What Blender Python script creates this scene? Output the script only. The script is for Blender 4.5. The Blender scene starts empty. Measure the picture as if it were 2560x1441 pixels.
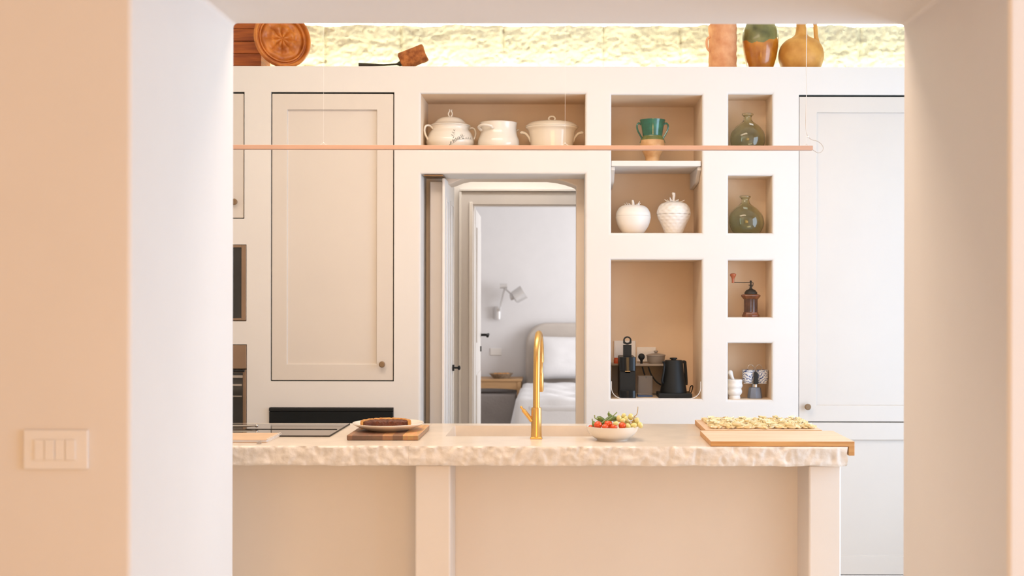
import bpy, bmesh, math, random
from mathutils import Vector, Matrix, noise
random.seed(7)
C = bpy.context.scene.collection
PI = math.pi
EYE = 1.44          # lens height
FPX = 3000.0        # focal length in pixels of a 2560 px frame
VX, VY = 1411.0, 741.0
F = 5.85            # distance of the kitchen wall from the lens
def X(px, D): return (px - VX) / FPX * D
def Z(py, D): return EYE - (py - VY) / FPX * D

# ------------------------------------------------------------------ camera, world, lights
cam = bpy.data.cameras.new('camera'); camo = bpy.data.objects.new('camera', cam); C.objects.link(camo)
camo.location = (0, 0, EYE); camo.rotation_euler = (PI/2, math.radians(-0.1), 0)
cam.sensor_width = 36; cam.lens = FPX / 2560 * 36
cam.shift_x = -(VX - 1280) / 2560; cam.shift_y = (VY - 720.5) / 2560
cam.clip_start = 0.05
cam.dof.use_dof = True; cam.dof.focus_distance = 5.0; cam.dof.aperture_fstop = 3.2
bpy.context.scene.camera = camo
sc = bpy.context.scene
w = bpy.data.worlds.new('world'); sc.world = w; w.use_nodes = True
w.node_tree.nodes['Background'].inputs[0].default_value = (0.75, 0.85, 1.0, 1)
w.node_tree.nodes['Background'].inputs[1].default_value = 0.05
sc.view_settings.view_transform = 'Standard'; sc.view_settings.look = 'None'
sc.view_settings.gamma = 1.0; sc.view_settings.exposure = 0.28
try: sc.view_settings.use_curve_mapping = False
except Exception: pass

def area(name, loc, rot, sx, sy, power, col, spread=180):
    l = bpy.data.lights.new(name, 'AREA'); l.shape = 'RECTANGLE'; l.size = sx; l.size_y = sy
    l.energy = power; l.color = col; l.spread = math.radians(spread)
    o = bpy.data.objects.new(name, l); o.location = loc; o.rotation_euler = rot; C.objects.link(o); return o
DAY = (0.90, 0.94, 1.0)
# daylight through the kitchen's right-hand window, the front room's right-hand window and the bedroom window
area('daylight_kitchen_window', (2.42, 4.3, 1.5), (0, PI/2, 0), 2.1, 1.6, 52, (0.58, 0.76, 1.0))
area('daylight_front_room_window', (2.75, 1.1, 1.5), (0, PI/2, 0), 1.9, 1.6, 46, (0.42, 0.70, 1.0))
area('daylight_bedroom_window', (2.25, 9.6, 1.6), (0, PI/2, 0), 1.7, 1.6, 68, (0.945, 0.96, 1.0))
area('hall_ceiling_lamp', (-0.25, 6.78, 2.75), (0, 0, 0), 1.0, 0.2, 7.5, (1.0, 0.94, 0.88))
# added warm fill behind the camera, an unseen source; then the kitchen lamp
area('added_warm_fill', (0.6, -2.55, 1.3), (PI/2, 0, 0), 2.4, 2.2, 82, (1.0, 0.555, 0.20))
area('kitchen_ceiling_lamp', (-0.6, 4.0, 3.25), (0, 0, 0), 2.2, 0.8, 34, (1.0, 0.79, 0.61))

# ------------------------------------------------------------------ materials
M = {}
def mat(name, col, rough=0.6, metal=0.0, var=0.04, scale=8.0, bump=0.0, bscale=60.0, trans=0.0, ior=1.5, coat=0.0,
        emit=None, estr=0.0, spec=None, col2=None, stretch=None, sss=0.0):
    m = bpy.data.materials.new(name); m.use_nodes = True; nt = m.node_tree
    b = nt.nodes['Principled BSDF']; N = nt.nodes.new; L = nt.links.new
    tc = N('ShaderNodeTexCoord'); mp = N('ShaderNodeMapping'); L(tc.outputs['Object'], mp.inputs[0])
    if stretch: mp.inputs['Scale'].default_value = stretch
    nz = N('ShaderNodeTexNoise'); nz.inputs['Scale'].default_value = scale; nz.inputs['Detail'].default_value = 5
    L(mp.outputs[0], nz.inputs['Vector'])
    r = N('ShaderNodeValToRGB'); r.color_ramp.elements[0].position = 0.35; r.color_ramp.elements[1].position = 0.65
    c2 = col2 if col2 else tuple(max(0, c * (1 - 2 * var)) for c in col)
    r.color_ramp.elements[0].color = (*c2, 1); r.color_ramp.elements[1].color = (*col, 1)
    L(nz.outputs['Fac'], r.inputs[0]); L(r.outputs[0], b.inputs['Base Color'])
    b.inputs['Roughness'].default_value = rough; b.inputs['Metallic'].default_value = metal; b.inputs['IOR'].default_value = ior
    b.inputs['Transmission Weight'].default_value = trans; b.inputs['Coat Weight'].default_value = coat
    b.inputs['Coat Roughness'].default_value = 0.05
    if sss: b.inputs['Subsurface Weight'].default_value = sss; b.inputs['Subsurface Scale'].default_value = 0.01
    if spec is not None: b.inputs['Specular IOR Level'].default_value = spec
    if emit: b.inputs['Emission Color'].default_value = (*emit, 1); b.inputs['Emission Strength'].default_value = estr
    if bump:
        n2 = N('ShaderNodeTexNoise'); n2.inputs['Scale'].default_value = bscale; n2.inputs['Detail'].default_value = 6
        L(mp.outputs[0], n2.inputs['Vector']); bp = N('ShaderNodeBump'); bp.inputs['Strength'].default_value = bump
        bp.inputs['Distance'].default_value = 0.01
        L(n2.outputs['Fac'], bp.inputs['Height']); L(bp.outputs[0], b.inputs['Normal'])
    M[name] = m; return m
mat('plaster', (0.80, 0.76, 0.72), 0.75, var=0.012, scale=2.5, bump=0.06, bscale=14)
mat('front_plaster', (0.83, 0.77, 0.715), 0.85, var=0.015, scale=2.0, bump=0.08, bscale=16)
mat('niche_shade_tone', (0.85, 0.65, 0.46), 0.85, var=0.03, scale=3, bump=0.05, bscale=30)  # brown recess shade put into the colour of the niche plaster
mat('island_plaster', (0.89, 0.81, 0.73), 0.7, var=0.015, scale=3, bump=0.06, bscale=12)
mat('reveal_shade_tone', (0.84, 0.72, 0.60), 0.8, var=0.02, scale=3, bump=0.05, bscale=30)  # warm shade of the doorway reveal put into its plaster colour
mat('door_paint', (0.72, 0.655, 0.59), 0.45, var=0.01, scale=3)
mat('bedroom_paint', (0.82, 0.80, 0.80), 0.8, var=0.01)
mat('frame_grey', (0.66, 0.62, 0.59), 0.5, var=0.01)
mat('white_paint', (0.84, 0.80, 0.76), 0.4, var=0.01)
mat('gap_shade', (0.035, 0.045, 0.04), 0.7)  # shade in the gaps around cupboard doors, put into colour
mat('limestone', (0.84, 0.71, 0.58), 0.34, var=0.05, scale=9, bump=0.05, bscale=40, coat=0.25)
mat('hewn_stone', (0.90, 0.82, 0.73), 0.7, var=0.06, scale=22, bump=0.35, bscale=45)
mat('tufa', (0.87, 0.82, 0.66), 0.95, var=0.09, scale=7, bump=0.6, bscale=30)
mat('floor_tile', (0.82, 0.74, 0.65), 0.5, var=0.05)
mat('brass', (0.76, 0.47, 0.17), 0.30, 1.0, var=0.04, scale=40, stretch=(1, 1, .05))
mat('bronze', (0.30, 0.19, 0.11), 0.4, 0.9)
mat('knob_wood', (0.26, 0.16, 0.08), 0.5)
mat('copper_bar', (0.60, 0.37, 0.27), 0.45, 0.2, var=0.02)
mat('black_plastic', (0.010, 0.011, 0.011), 0.4, spec=0.35)
mat('black_gloss', (0.010, 0.012, 0.013), 0.14, coat=0.0, spec=0.3)
mat('black_matte', (0.012, 0.013, 0.013), 0.55, spec=0.3)
mat('steel', (0.62, 0.58, 0.54), 0.22, 1.0)
mat('oven_bronze', (0.36, 0.24, 0.16), 0.35, 0.6)
mat('oven_glass', (0.03, 0.028, 0.025), 0.05, coat=0.4)
mat('hob_glass', (0.10, 0.07, 0.05), 0.07, coat=0.6)
mat('white_ceramic', (0.84, 0.78, 0.69), 0.2, var=0.01, coat=0.4)
mat('cream_ceramic', (0.82, 0.72, 0.58), 0.18, var=0.02, coat=0.4)
mat('matte_white', (0.86, 0.82, 0.77), 0.42, var=0.01)
mat('seam', (0.35, 0.28, 0.22), 0.6)
mat('leaf_paint', (0.25, 0.25, 0.22), 0.4)
mat('green_glaze', (0.03, 0.17, 0.10), 0.12, var=0.25, scale=18, coat=0.6, col2=(0.02, 0.09, 0.05))
mat('olive_glaze', (0.24, 0.26, 0.07), 0.2, var=0.2, coat=0.4)
mat('cream_clay', (0.74, 0.46, 0.22), 0.4, col2=(0.56, 0.28, 0.11), scale=16)
mat('terracotta', (0.80, 0.40, 0.20), 0.8, col2=(0.68, 0.28, 0.12), scale=20, bump=0.4, bscale=50)
mat('amber_glaze', (0.56, 0.20, 0.012), 0.2, col2=(0.36, 0.10, 0.006), scale=14, coat=0.6)
mat('moss_glaze', (0.22, 0.20, 0.06), 0.3, col2=(0.09, 0.09, 0.025), scale=14, coat=0.3)
mat('jug_clay', (0.72, 0.36, 0.08), 0.5, col2=(0.54, 0.23, 0.04), scale=12, bump=0.15)
mat('old_wood', (0.50, 0.13, 0.018), 0.5, col2=(0.28, 0.06, 0.008), scale=6, stretch=(1, 1, 14), bump=0.3, bscale=20)
mat('carved_wood', (0.66, 0.22, 0.035), 0.35, col2=(0.36, 0.09, 0.012), scale=14, bump=0.3, bscale=30)
mat('cork', (0.56, 0.19, 0.05), 0.85, col2=(0.26, 0.07, 0.015), scale=40, bump=0.8, bscale=70)
mat('dark_iron', (0.05, 0.04, 0.03), 0.6, 0.5)
mat('bottle_glass', (0.83, 0.865, 0.73), 0.02, trans=1.0, var=0.0, ior=1.45)
mat('clear_plastic', (0.80, 0.76, 0.72), 0.08, trans=0.9, var=0.0, ior=1.2)
mat('sticker', (0.82, 0.80, 0.72), 0.5)
mat('mill_wood', (0.13, 0.055, 0.03), 0.35, col2=(0.06, 0.028, 0.018), scale=30, coat=0.2)
mat('mill_trim', (0.26, 0.085, 0.03), 0.35, col2=(0.12, 0.04, 0.015), scale=25, coat=0.2)
mat('red_wood', (0.42, 0.10, 0.03), 0.35, coat=0.4)
mat('moka_grey', (0.20, 0.22, 0.27), 0.5, 0.1)
mat('blue_paint', (0.05, 0.09, 0.24), 0.3)
mat('grey_enamel', (0.33, 0.28, 0.24), 0.45)
mat('riser_grey', (0.42, 0.34, 0.27), 0.5)
mat('orange_red', (0.70, 0.10, 0.02), 0.4)
mat('blue_base', (0.05, 0.10, 0.22), 0.5)
mat('board_wood', (0.86, 0.62, 0.43), 0.5, col2=(0.80, 0.54, 0.35), scale=4, stretch=(1, 10, 8), bump=0.05)
mat('board_edge', (0.70, 0.38, 0.14), 0.5, col2=(0.58, 0.27, 0.08), scale=5, stretch=(1, 8, 20))
mat('kraft', (0.74, 0.50, 0.32), 0.7)
mat('crust', (0.72, 0.38, 0.12), 0.7, col2=(0.5, 0.2, 0.05), scale=60, bump=0.5)
mat('filling', (0.19, 0.045, 0.012), 0.45, col2=(0.09, 0.02, 0.008), scale=50, bump=0.9, bscale=90)
mat('tomato', (0.80, 0.085, 0.008), 0.2, var=0.06, coat=0.5)
mat('pepper', (0.19, 0.26, 0.045), 0.3, col2=(0.07, 0.12, 0.018), scale=20, coat=0.3)
mat('pepper_stem', (0.34, 0.42, 0.14), 0.5)
mat('grape', (0.76, 0.68, 0.27), 0.2, var=0.05, coat=0.3, sss=0.25)
mat('grape_stem', (0.50, 0.33, 0.10), 0.6)
mat('pasta', (0.94, 0.83, 0.56), 0.6, col2=(0.92, 0.76, 0.45), scale=30)
mat('switch_plastic', (0.88, 0.84, 0.80), 0.35, var=0.01)
mat('headboard', (0.60, 0.53, 0.47), 0.95, var=0.02, bump=0.2)
mat('linen', (0.84, 0.82, 0.82), 0.9, var=0.01, bump=0.15, bscale=30)
mat('night_wood', (0.58, 0.34, 0.16), 0.5, var=0.06, stretch=(1, 6, 6))
mat('grey_fabric', (0.36, 0.32, 0.30), 0.95, bump=0.3)
mat('lamp_white', (0.72, 0.70, 0.69), 0.3, 0.2)
mat('basket', (0.45, 0.35, 0.25), 0.8, col2=(0.2, 0.14, 0.09), scale=60)
mat('bead_clear', (0.85, 0.82, 0.8), 0.3)
mat('cord', (0.58, 0.50, 0.43), 0.5)
mat('led', (1, 1, 1), 0.5, emit=(0.93, 1.0, 0.72), estr=15.0)
# butcher block: strips of different wood
def butcher(name, k):
    m = bpy.data.materials.new(name); m.use_nodes = True; nt = m.node_tree; N = nt.nodes.new; L = nt.links.new
    b = nt.nodes['Principled BSDF']; b.inputs['Roughness'].default_value = 0.45
    tc = N('ShaderNodeTexCoord'); sp = N('ShaderNodeSeparateXYZ'); L(tc.outputs['Object'], sp.inputs[0])
    mu = N('ShaderNodeMath'); mu.operation = 'MULTIPLY'; mu.inputs[1].default_value = 27.0; L(sp.outputs['X'], mu.inputs[0])
    fl = N('ShaderNodeMath'); fl.operation = 'FLOOR'; L(mu.outputs[0], fl.inputs[0])
    wn = N('ShaderNodeTexWhiteNoise'); wn.noise_dimensions = '1D'; L(fl.outputs[0], wn.inputs['W'])
    r = N('ShaderNodeValToRGB'); r.color_ramp.interpolation = 'LINEAR'
    e = r.color_ramp.elements; e[0].color = (0.12 * k, 0.042 * k, 0.012 * k, 1); e[1].color = (0.60 * k, 0.30 * k, 0.09 * k, 1)
    n = e.new(0.5); n.color = (0.30 * k, 0.12 * k, 0.034 * k, 1); L(wn.outputs['Value'], r.inputs[0])
    nz = N('ShaderNodeTexNoise'); nz.inputs['Scale'].default_value = 12; mp = N('ShaderNodeMapping'); mp.inputs['Scale'].default_value = (8, 1, 8)
    L(tc.outputs['Object'], mp.inputs[0]); L(mp.outputs[0], nz.inputs['Vector'])
    mx = N('ShaderNodeMix'); mx.data_type = 'RGBA'; mx.blend_type = 'MULTIPLY'; mx.inputs[0].default_value = 0.5
    L(r.outputs[0], mx.inputs[6]); L(nz.outputs['Color'], mx.inputs[7])
    g = N('ShaderNodeBrightContrast'); g.inputs['Bright'].default_value = 0.05; L(mx.outputs[2], g.inputs[0]); L(g.outputs[0], b.inputs['Base Color'])
    M[name] = m
butcher('butcher_edge', 1.0); butcher('butcher_top', 1.75)
# blue scroll-like pattern on white porcelain
def cup_pattern():
    m = bpy.data.materials.new('cup_pattern'); m.use_nodes = True; nt = m.node_tree; N = nt.nodes.new; L = nt.links.new
    b = nt.nodes['Principled BSDF']; b.inputs['Roughness'].default_value = 0.2
    tc = N('ShaderNodeTexCoord'); wv = N('ShaderNodeTexWave'); wv.wave_type = 'RINGS'; wv.inputs['Scale'].default_value = 26
    wv.inputs['Distortion'].default_value = 9; wv.inputs['Detail'].default_value = 1.2; wv.inputs['Detail Scale'].default_value = 2.0
    L(tc.outputs['Object'], wv.inputs['Vector'])
    r = N('ShaderNodeValToRGB'); e = r.color_ramp.elements
    e[0].position = 0.0; e[0].color = (0.05, 0.09, 0.26, 1); e[1].position = 0.22; e[1].color = (0.78, 0.76, 0.74, 1)
    n = e.new(0.12); n.color = (0.08, 0.12, 0.30, 1)
    L(wv.outputs['Fac'], r.inputs[0]); L(r.outputs[0], b.inputs['Base Color']); M['cup_pattern'] = m
cup_pattern()

# ------------------------------------------------------------------ mesh helpers
def BM(): return bmesh.new()
def bx(bm, x0, x1, y0, y1, z0, z1, mi=0):
    r = bmesh.ops.create_cube(bm, size=1.0)
    for v in r['verts']:
        v.co = Vector((x0 + (v.co.x + .5) * (x1 - x0), y0 + (v.co.y + .5) * (y1 - y0), z0 + (v.co.z + .5) * (z1 - z0)))
    for f in {f for v in r['verts'] for f in v.link_faces}: f.material_index = mi
    return r['verts']
def lathe(bm, prof, seg=40, cx=0, cy=0, cz=0, sy=1.0, rfun=None, mfun=None):
    rings = []
    for (r, z) in prof:
        if r < 1e-5: rings.append([bm.verts.new((cx, cy, cz + z))])
        else:
            ring = []
            for i in range(seg):
                a = 2 * PI * i / seg; k = rfun(a, z) if rfun else 1.0
                ring.append(bm.verts.new((cx + r * k * math.cos(a), cy + r * k * sy * math.sin(a), cz + z)))
            rings.append(ring)
    for q in range(len(rings) - 1):
        A, B = rings[q], rings[q + 1]
        mi = mfun(q) if mfun else 0
        for i in range(seg):
            j = (i + 1) % seg
            if len(A) == 1 and len(B) == 1: continue
            if len(A) == 1: f = bm.faces.new((A[0], B[j], B[i]))
            elif len(B) == 1: f = bm.faces.new((A[i], A[j], B[0]))
            else: f = bm.faces.new((A[i], A[j], B[j], B[i]))
            f.material_index = mi
def smooth_prof(pts, n=6):
    out = []
    P = [pts[0]] + list(pts) + [pts[-1]]
    for i in range(1, len(P) - 2):
        for k in range(n):
            t = k / n; r = []
            for d in range(len(pts[0])):
                a, b, c, e = P[i-1][d], P[i][d], P[i+1][d], P[i+2][d]
                r.append(0.5 * ((2*b) + (-a + c)*t + (2*a - 5*b + 4*c - e)*t*t + (-a + 3*b - 3*c + e)*t**3))
            out.append(tuple(r))
    out.append(tuple(pts[-1])); return out
def tube(bm, pts, r, seg=10, smooth=0, cap=True, mi=0, flat=1.0):
    if smooth: pts = smooth_prof([tuple(p) for p in pts], smooth)
    pts = [Vector(p) for p in pts]; n = len(pts)
    rs = r if isinstance(r, (list, tuple)) else [r] * n
    if len(rs) != n: rs = [rs[min(len(rs)-1, int(i * (len(rs)-1) / (n-1)))] * 1.0 if False else
                           (lambda f: rs[int(f)] * (1 - f % 1) + rs[min(len(rs)-1, int(f)+1)] * (f % 1))(i * (len(rs)-1) / (n-1)) for i in range(n)]
    up = None; rings = []
    for i, p in enumerate(pts):
        t = (pts[min(i+1, n-1)] - pts[max(i-1, 0)])
        t = t.normalized() if t.length > 1e-9 else Vector((0, 0, 1))
        if up is None:
            up = Vector((0, 0, 1)) if abs(t.z) < 0.9 else Vector((1, 0, 0))
        s = t.cross(up)
        if s.length < 1e-6: s = t.orthogonal()
        s.normalize(); u = s.cross(t).normalized(); up = u
        rings.append([bm.verts.new(p + (s * math.cos(a) + u * math.sin(a) * flat) * rs[i]) for a in [2*PI*k/seg for k in range(seg)]])
    for q in range(n - 1):
        for i in range(seg):
            j = (i + 1) % seg
            f = bm.faces.new((rings[q][i], rings[q][j], rings[q+1][j], rings[q+1][i])); f.material_index = mi
    if cap:
        f = bm.faces.new(list(reversed(rings[0]))); f.material_index = mi
        f = bm.faces.new(rings[-1]); f.material_index = mi
def ball(bm, c, r, sx=1, sy=1, sz=1, u=16, v=10, mi=0, rot=None):
    res = bmesh.ops.create_uvsphere(bm, u_segments=u, v_segments=v, radius=r)
    Mx = Matrix.Translation(Vector(c)) @ (rot.to_4x4() if rot else Matrix.Identity(4)) @ Matrix.Diagonal((sx, sy, sz, 1))
    for x in res['verts']: x.co = Mx @ x.co
    for f in {f for x in res['verts'] for f in x.link_faces}: f.material_index = mi
def prism(bm, poly, d0, d1, axis='y', mi=0):
    def P(a, b, d): return (a, d, b) if axis == 'y' else ((d, a, b) if axis == 'x' else (a, b, d))
    A = [bm.verts.new(P(a, b, d0)) for a, b in poly]; B = [bm.verts.new(P(a, b, d1)) for a, b in poly]
    n = len(poly); fs = [bm.faces.new(A), bm.faces.new(list(reversed(B)))]
    for i in range(n): fs.append(bm.faces.new((A[i], B[i], B[(i+1) % n], A[(i+1) % n])))
    for f in fs: f.material_index = mi
ORG = {}
def obj(name, bm, m, parent=None, bevel=0.0, seg=2, world=False, smooth=True, angle=35):
    bmesh.ops.recalc_face_normals(bm, faces=bm.faces[:])
    me = bpy.data.meshes.new(name); o = bpy.data.objects.new(name, me); C.objects.link(o)
    org = Vector((0, 0, 0))
    if parent is not None:
        p = parent
        while p.parent: p = p.parent
        org = ORG.get(p.name, Vector((0, 0, 0))); o.parent = parent
        if world:
            for v in bm.verts: v.co -= org
    bm.to_mesh(me); bm.free()
    for mm in (m if isinstance(m, (list, tuple)) else [m]): me.materials.append(M[mm] if isinstance(mm, str) else mm)
    if smooth:
        me.shade_smooth()
        try: me.set_sharp_from_angle(angle=math.radians(angle))
        except Exception: pass
    if bevel:
        b = o.modifiers.new('bevel', 'BEVEL'); b.width = bevel; b.segments = seg; b.limit_method = 'ANGLE'; b.angle_limit = math.radians(35)
        b.harden_normals = True
    return o
def tag(o, label, cat, group=None, kind=None):
    if label: o['label'] = label
    if cat: o['category'] = cat
    if group: o['group'] = group
    if kind: o['kind'] = kind
    return o
def thing(name, label, cat, loc=(0, 0, 0), group=None, rz=0, rx=0, ry=0):
    o = bpy.data.objects.new(name, None); C.objects.link(o); o.empty_display_size = 0.05
    o.location = loc; o.rotation_euler = (rx, ry, rz); ORG[o.name] = Vector(loc)
    return tag(o, label, cat, group)
def struct(name, bm, m, bevel=0.0, seg=3, parent=None, **k):
    o = obj(name, bm, m, parent, bevel, seg, world=True, **k)
    if parent is None: o['kind'] = 'structure'
    return o
def dup(root, loc=None, label=None, rot=None, group=None):
    r = root.copy(); C.objects.link(r)
    if loc is not None: r.location = loc
    if rot is not None: r.rotation_euler = rot
    if label: r['label'] = label
    if group: r['group'] = group
    for ch in list(root.children):
        c = ch.copy(); C.objects.link(c); c.parent = r
        for g in ch.children:
            d = g.copy(); C.objects.link(d); d.parent = c
    return r
def holed(bm, u0, u1, v0, v1, holes, P, depth, mi=0):
    """front sheet with rectangular recesses. holes: (u0,u1,v0,v1,depth, back material or None for open)"""
    us = sorted({u0, u1, *[h[0] for h in holes], *[h[1] for h in holes]})
    vs = sorted({v0, v1, *[h[2] for h in holes], *[h[3] for h in holes]})
    cache = {}
    def V(u, v, d):
        k = (round(u, 5), round(v, 5), round(d, 5))
        if k not in cache: cache[k] = bm.verts.new(P(u, v, d))
        return cache[k]
    for i in range(len(us) - 1):
        for j in range(len(vs) - 1):
            cu, cv = (us[i] + us[i+1]) / 2, (vs[j] + vs[j+1]) / 2
            hit = [h for h in holes if h[0] < cu < h[1] and h[2] < cv < h[3]]
            d = hit[0][4] if hit else 0.0
            if not hit or hit[0][5] is not None:
                f = bm.faces.new((V(us[i], vs[j], d), V(us[i+1], vs[j], d), V(us[i+1], vs[j+1], d), V(us[i], vs[j+1], d)))
                f.material_index = hit[0][5] if hit else mi
    for h in holes:
        if h[4] == 0: continue
        uu = [u for u in us if h[0] <= u <= h[1]]; vv = [v for v in vs if h[2] <= v <= h[3]]
        for i in range(len(uu) - 1):
            for v in (h[2], h[3]):
                if v <= v0 + 1e-6: continue
                bm.faces.new((V(uu[i], v, 0), V(uu[i+1], v, 0), V(uu[i+1], v, h[4]), V(uu[i], v, h[4]))).material_index = h[5] or 0
        for j in range(len(vv) - 1):
            for u in (h[0], h[1]):
                bm.faces.new((V(u, vv[j], 0), V(u, vv[j+1], 0), V(u, vv[j+1], h[4]), V(u, vv[j], h[4]))).material_index = h[5] or 0
    # outer skirts
    for i in range(len(us) - 1):
        for v in (v0, v1):
            if any(h[2] <= v0 + 1e-6 and h[0] < (us[i]+us[i+1])/2 < h[1] for h in holes) and v == v0: continue
            bm.faces.new((V(us[i], v, 0), V(us[i+1], v, 0), V(us[i+1], v, depth), V(us[i], v, depth)))
    for j in range(len(vs) - 1):
        for u in (u0, u1):
            bm.faces.new((V(u, vs[j], 0), V(u, vs[j+1], 0), V(u, vs[j+1], depth), V(u, vs[j], depth)))

# ------------------------------------------------------------------ the rooms
LX, RX = -2.9, 2.5
bm = BM(); bx(bm, -3.2, 3.2, -2.6, 12.0, -0.1, 0.0); struct('floor', bm, 'floor_tile')
# front wall with the wide opening
W0, W1 = 2.58, 3.383; OL, OR, OT = -0.9315, 0.954, 2.2057
def fw(u, v, d): return (u, W0 + d, v)
bm = BM()
bx(bm, -3.2, OL, W0, W1, 0, OT); bx(bm, OR, 3.2, W0, W1, 0, OT); bx(bm, -3.2, 3.2, W0, W1, OT, 3.4)
bmesh.ops.remove_doubles(bm, verts=bm.verts[:], dist=1e-4)
for f in list(bm.faces):   # drop the internal faces between lintel and piers
    c = f.calc_center_median()
    if abs(c.z - OT) < 1e-4 and (c.x < OL - .01 or c.x > OR + .01): bm.faces.remove(f)
bm.free(); bm = BM()
poly = [(-3.2, 0), (OL, 0), (OL, OT), (OR, OT), (OR, 0), (3.2, 0), (3.2, 3.4), (-3.2, 3.4)]
prism(bm, poly, W0, W1)
struct('wall_front', bm, 'front_plaster', bevel=0.012)
bm = BM(); bx(bm, -3.2, 3.2, -2.6, W0, 2.8, 2.9); bx(bm, -3.2, 3.2, W1, 6.5, 3.4, 3.5); bx(bm, -3.2, 3.2, 6.5, 12, 2.9, 3.0)
struct('ceiling', bm, 'plaster')
bm = BM(); prism(bm, [(-3.3, 0), (-.62, 0), (-.62, 2.42), (1.82, 2.42), (1.82, 0), (3.3, 0), (3.3, 2.9), (-3.3, 2.9)], -2.7, -2.6); struct('wall_back', bm, 'front_plaster')
bm = BM(); bx(bm, -.62, -.56, -2.68, -2.63, 0, 2.42); bx(bm, 1.76, 1.82, -2.68, -2.63, 0, 2.42); bx(bm, -.56, 1.76, -2.68, -2.63, 2.36, 2.42); bx(bm, .57, .63, -2.68, -2.63, 0, 2.36); struct('added_rear_frame', bm, 'white_paint')  # made-up unseen frame, added around the warm fill behind the camera
bm = BM(); bx(bm, -3.2, -3.1, -2.6, W0, 0, 2.9); bx(bm, LX - .1, LX, W1, 6.5, 0, 3.5); struct('wall_left', bm, 'plaster')
def win_wall(name, x, y0, y1, zt, wy0, wy1, wz0, wz1, m):
    bm = BM()
    bx(bm, x, x + .12, y0, wy0, 0, zt); bx(bm, x, x + .12, wy1, y1, 0, zt)
    bx(bm, x, x + .12, wy0, wy1, 0, wz0); bx(bm, x, x + .12, wy0, wy1, wz1, zt)
    struct(name, bm, m)
def window(name, x, y0, y1, z0, z1):
    bm = BM(); t = .05
    bx(bm, x+.02, x+.06, y0, y0+t, z0, z1); bx(bm, x+.02, x+.06, y1-t, y1, z0, z1)
    bx(bm, x+.02, x+.06, y0+t, y1-t, z0, z0+t); bx(bm, x+.02, x+.06, y0+t, y1-t, z1-t, z1)
    ym = (y0+y1)/2; bx(bm, x+.02, x+.06, ym-.03, ym+.03, z0+t, z1-t)
    struct(name, bm, 'white_paint')
win_wall('wall_right', RX, W1, 6.5, 3.5, 3.48, 5.12, 0.4, 2.6, 'plaster'); window('window_1', RX, 3.48, 5.12, .4, 2.6)
win_wall('wall_right_front_room', 2.8, -2.6, W0, 2.9, 0.25, 1.95, 0.5, 2.5, 'plaster'); window('window_2', 2.8, .25, 1.95, .5, 2.5)
win_wall('wall_right_bedroom', 2.3, 7.32, 11.6, 2.95, 8.75, 10.45, 0.7, 2.5, 'bedroom_paint'); window('window_3', 2.3, 8.75, 10.45, .7, 2.5)

# kitchen wall with niches
zF = lambda py: Z(py, F); xF = lambda px: X(px, F)
WALLTOP = zF(166.5)
TH = 0.44
def fp(u, v, d): return (u, F + d, v)
NP = (xF(1051), xF(1462.5), zF(374), zF(235), .32, 1)
NA = (xF(1527.5), xF(1754.5), zF(582), zF(237), .38, 1)
NB = (xF(1527.5), xF(1754.5), zF(998), zF(650), .40, 1)
SN = [(xF(1820.5), xF(1930), zF(b), zF(a), .19, 1) for a, b in ((235, 372.5), (439, 582), (651, 793), (858, 999.5))]
DW = (xF(1051.5), xF(1462), 0.0, zF(435.5), .24, None)
CA = (xF(676.5), xF(985), zF(955), zF(231), .05, 0)
CL = (xF(410), xF(610.5), zF(548.5), zF(231), .05, 0)
CR = (xF(1996.5), xF(2300), .08, zF(236), .05, 0)
OV1 = (xF(390), xF(616), zF(805), zF(613), .05, 0)
OV2 = (xF(390), xF(617.5), zF(1200), zF(863), .05, 0)
HB = (xF(674), xF(984.5), zF(1200), zF(1020), .05, 0)
bm = BM()
RR = .013
def soft_niche(bm, h):
    # plaster-soft rounded arris, then the recess itself
    u0, u1, v0, v1, dp, mb = h; open_bottom = v0 < .001; rings = []
    n = 6
    for k in range(n + 2):
        if k <= n: a = PI / 2 * k / n; o, d = RR * (1 - math.sin(a)), RR * (1 - math.cos(a))
        else: o, d = 0.0, dp
        rings.append([bm.verts.new(fp(u, v, d)) for u, v in ((u0 - o, v0 - (0 if open_bottom else o)), (u1 + o, v0 - (0 if open_bottom else o)), (u1 + o, v1 + o), (u0 - o, v1 + o))])
    for k in range(n + 1):
        for e in range(4):
            if e == 0 and open_bottom: continue
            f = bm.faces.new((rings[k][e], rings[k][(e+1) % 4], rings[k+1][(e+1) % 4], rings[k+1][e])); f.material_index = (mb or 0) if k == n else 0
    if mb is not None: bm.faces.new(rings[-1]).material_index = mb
soft = [NP, NA, NB, *SN, DW]
for h in soft: soft_niche(bm, h)
def grow(h): return (h[0] - RR, h[1] + RR, h[2] - (0 if h[2] < .001 else RR), h[3] + RR, 0.0, None)
holed(bm, LX, RX, 0.0, WALLTOP, [grow(h) for h in soft] + [CA, CL, CR, OV1, OV2, HB], fp, TH)
kw = struct('wall_kitchen', bm, ['plaster', 'niche_shade_tone'])
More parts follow.
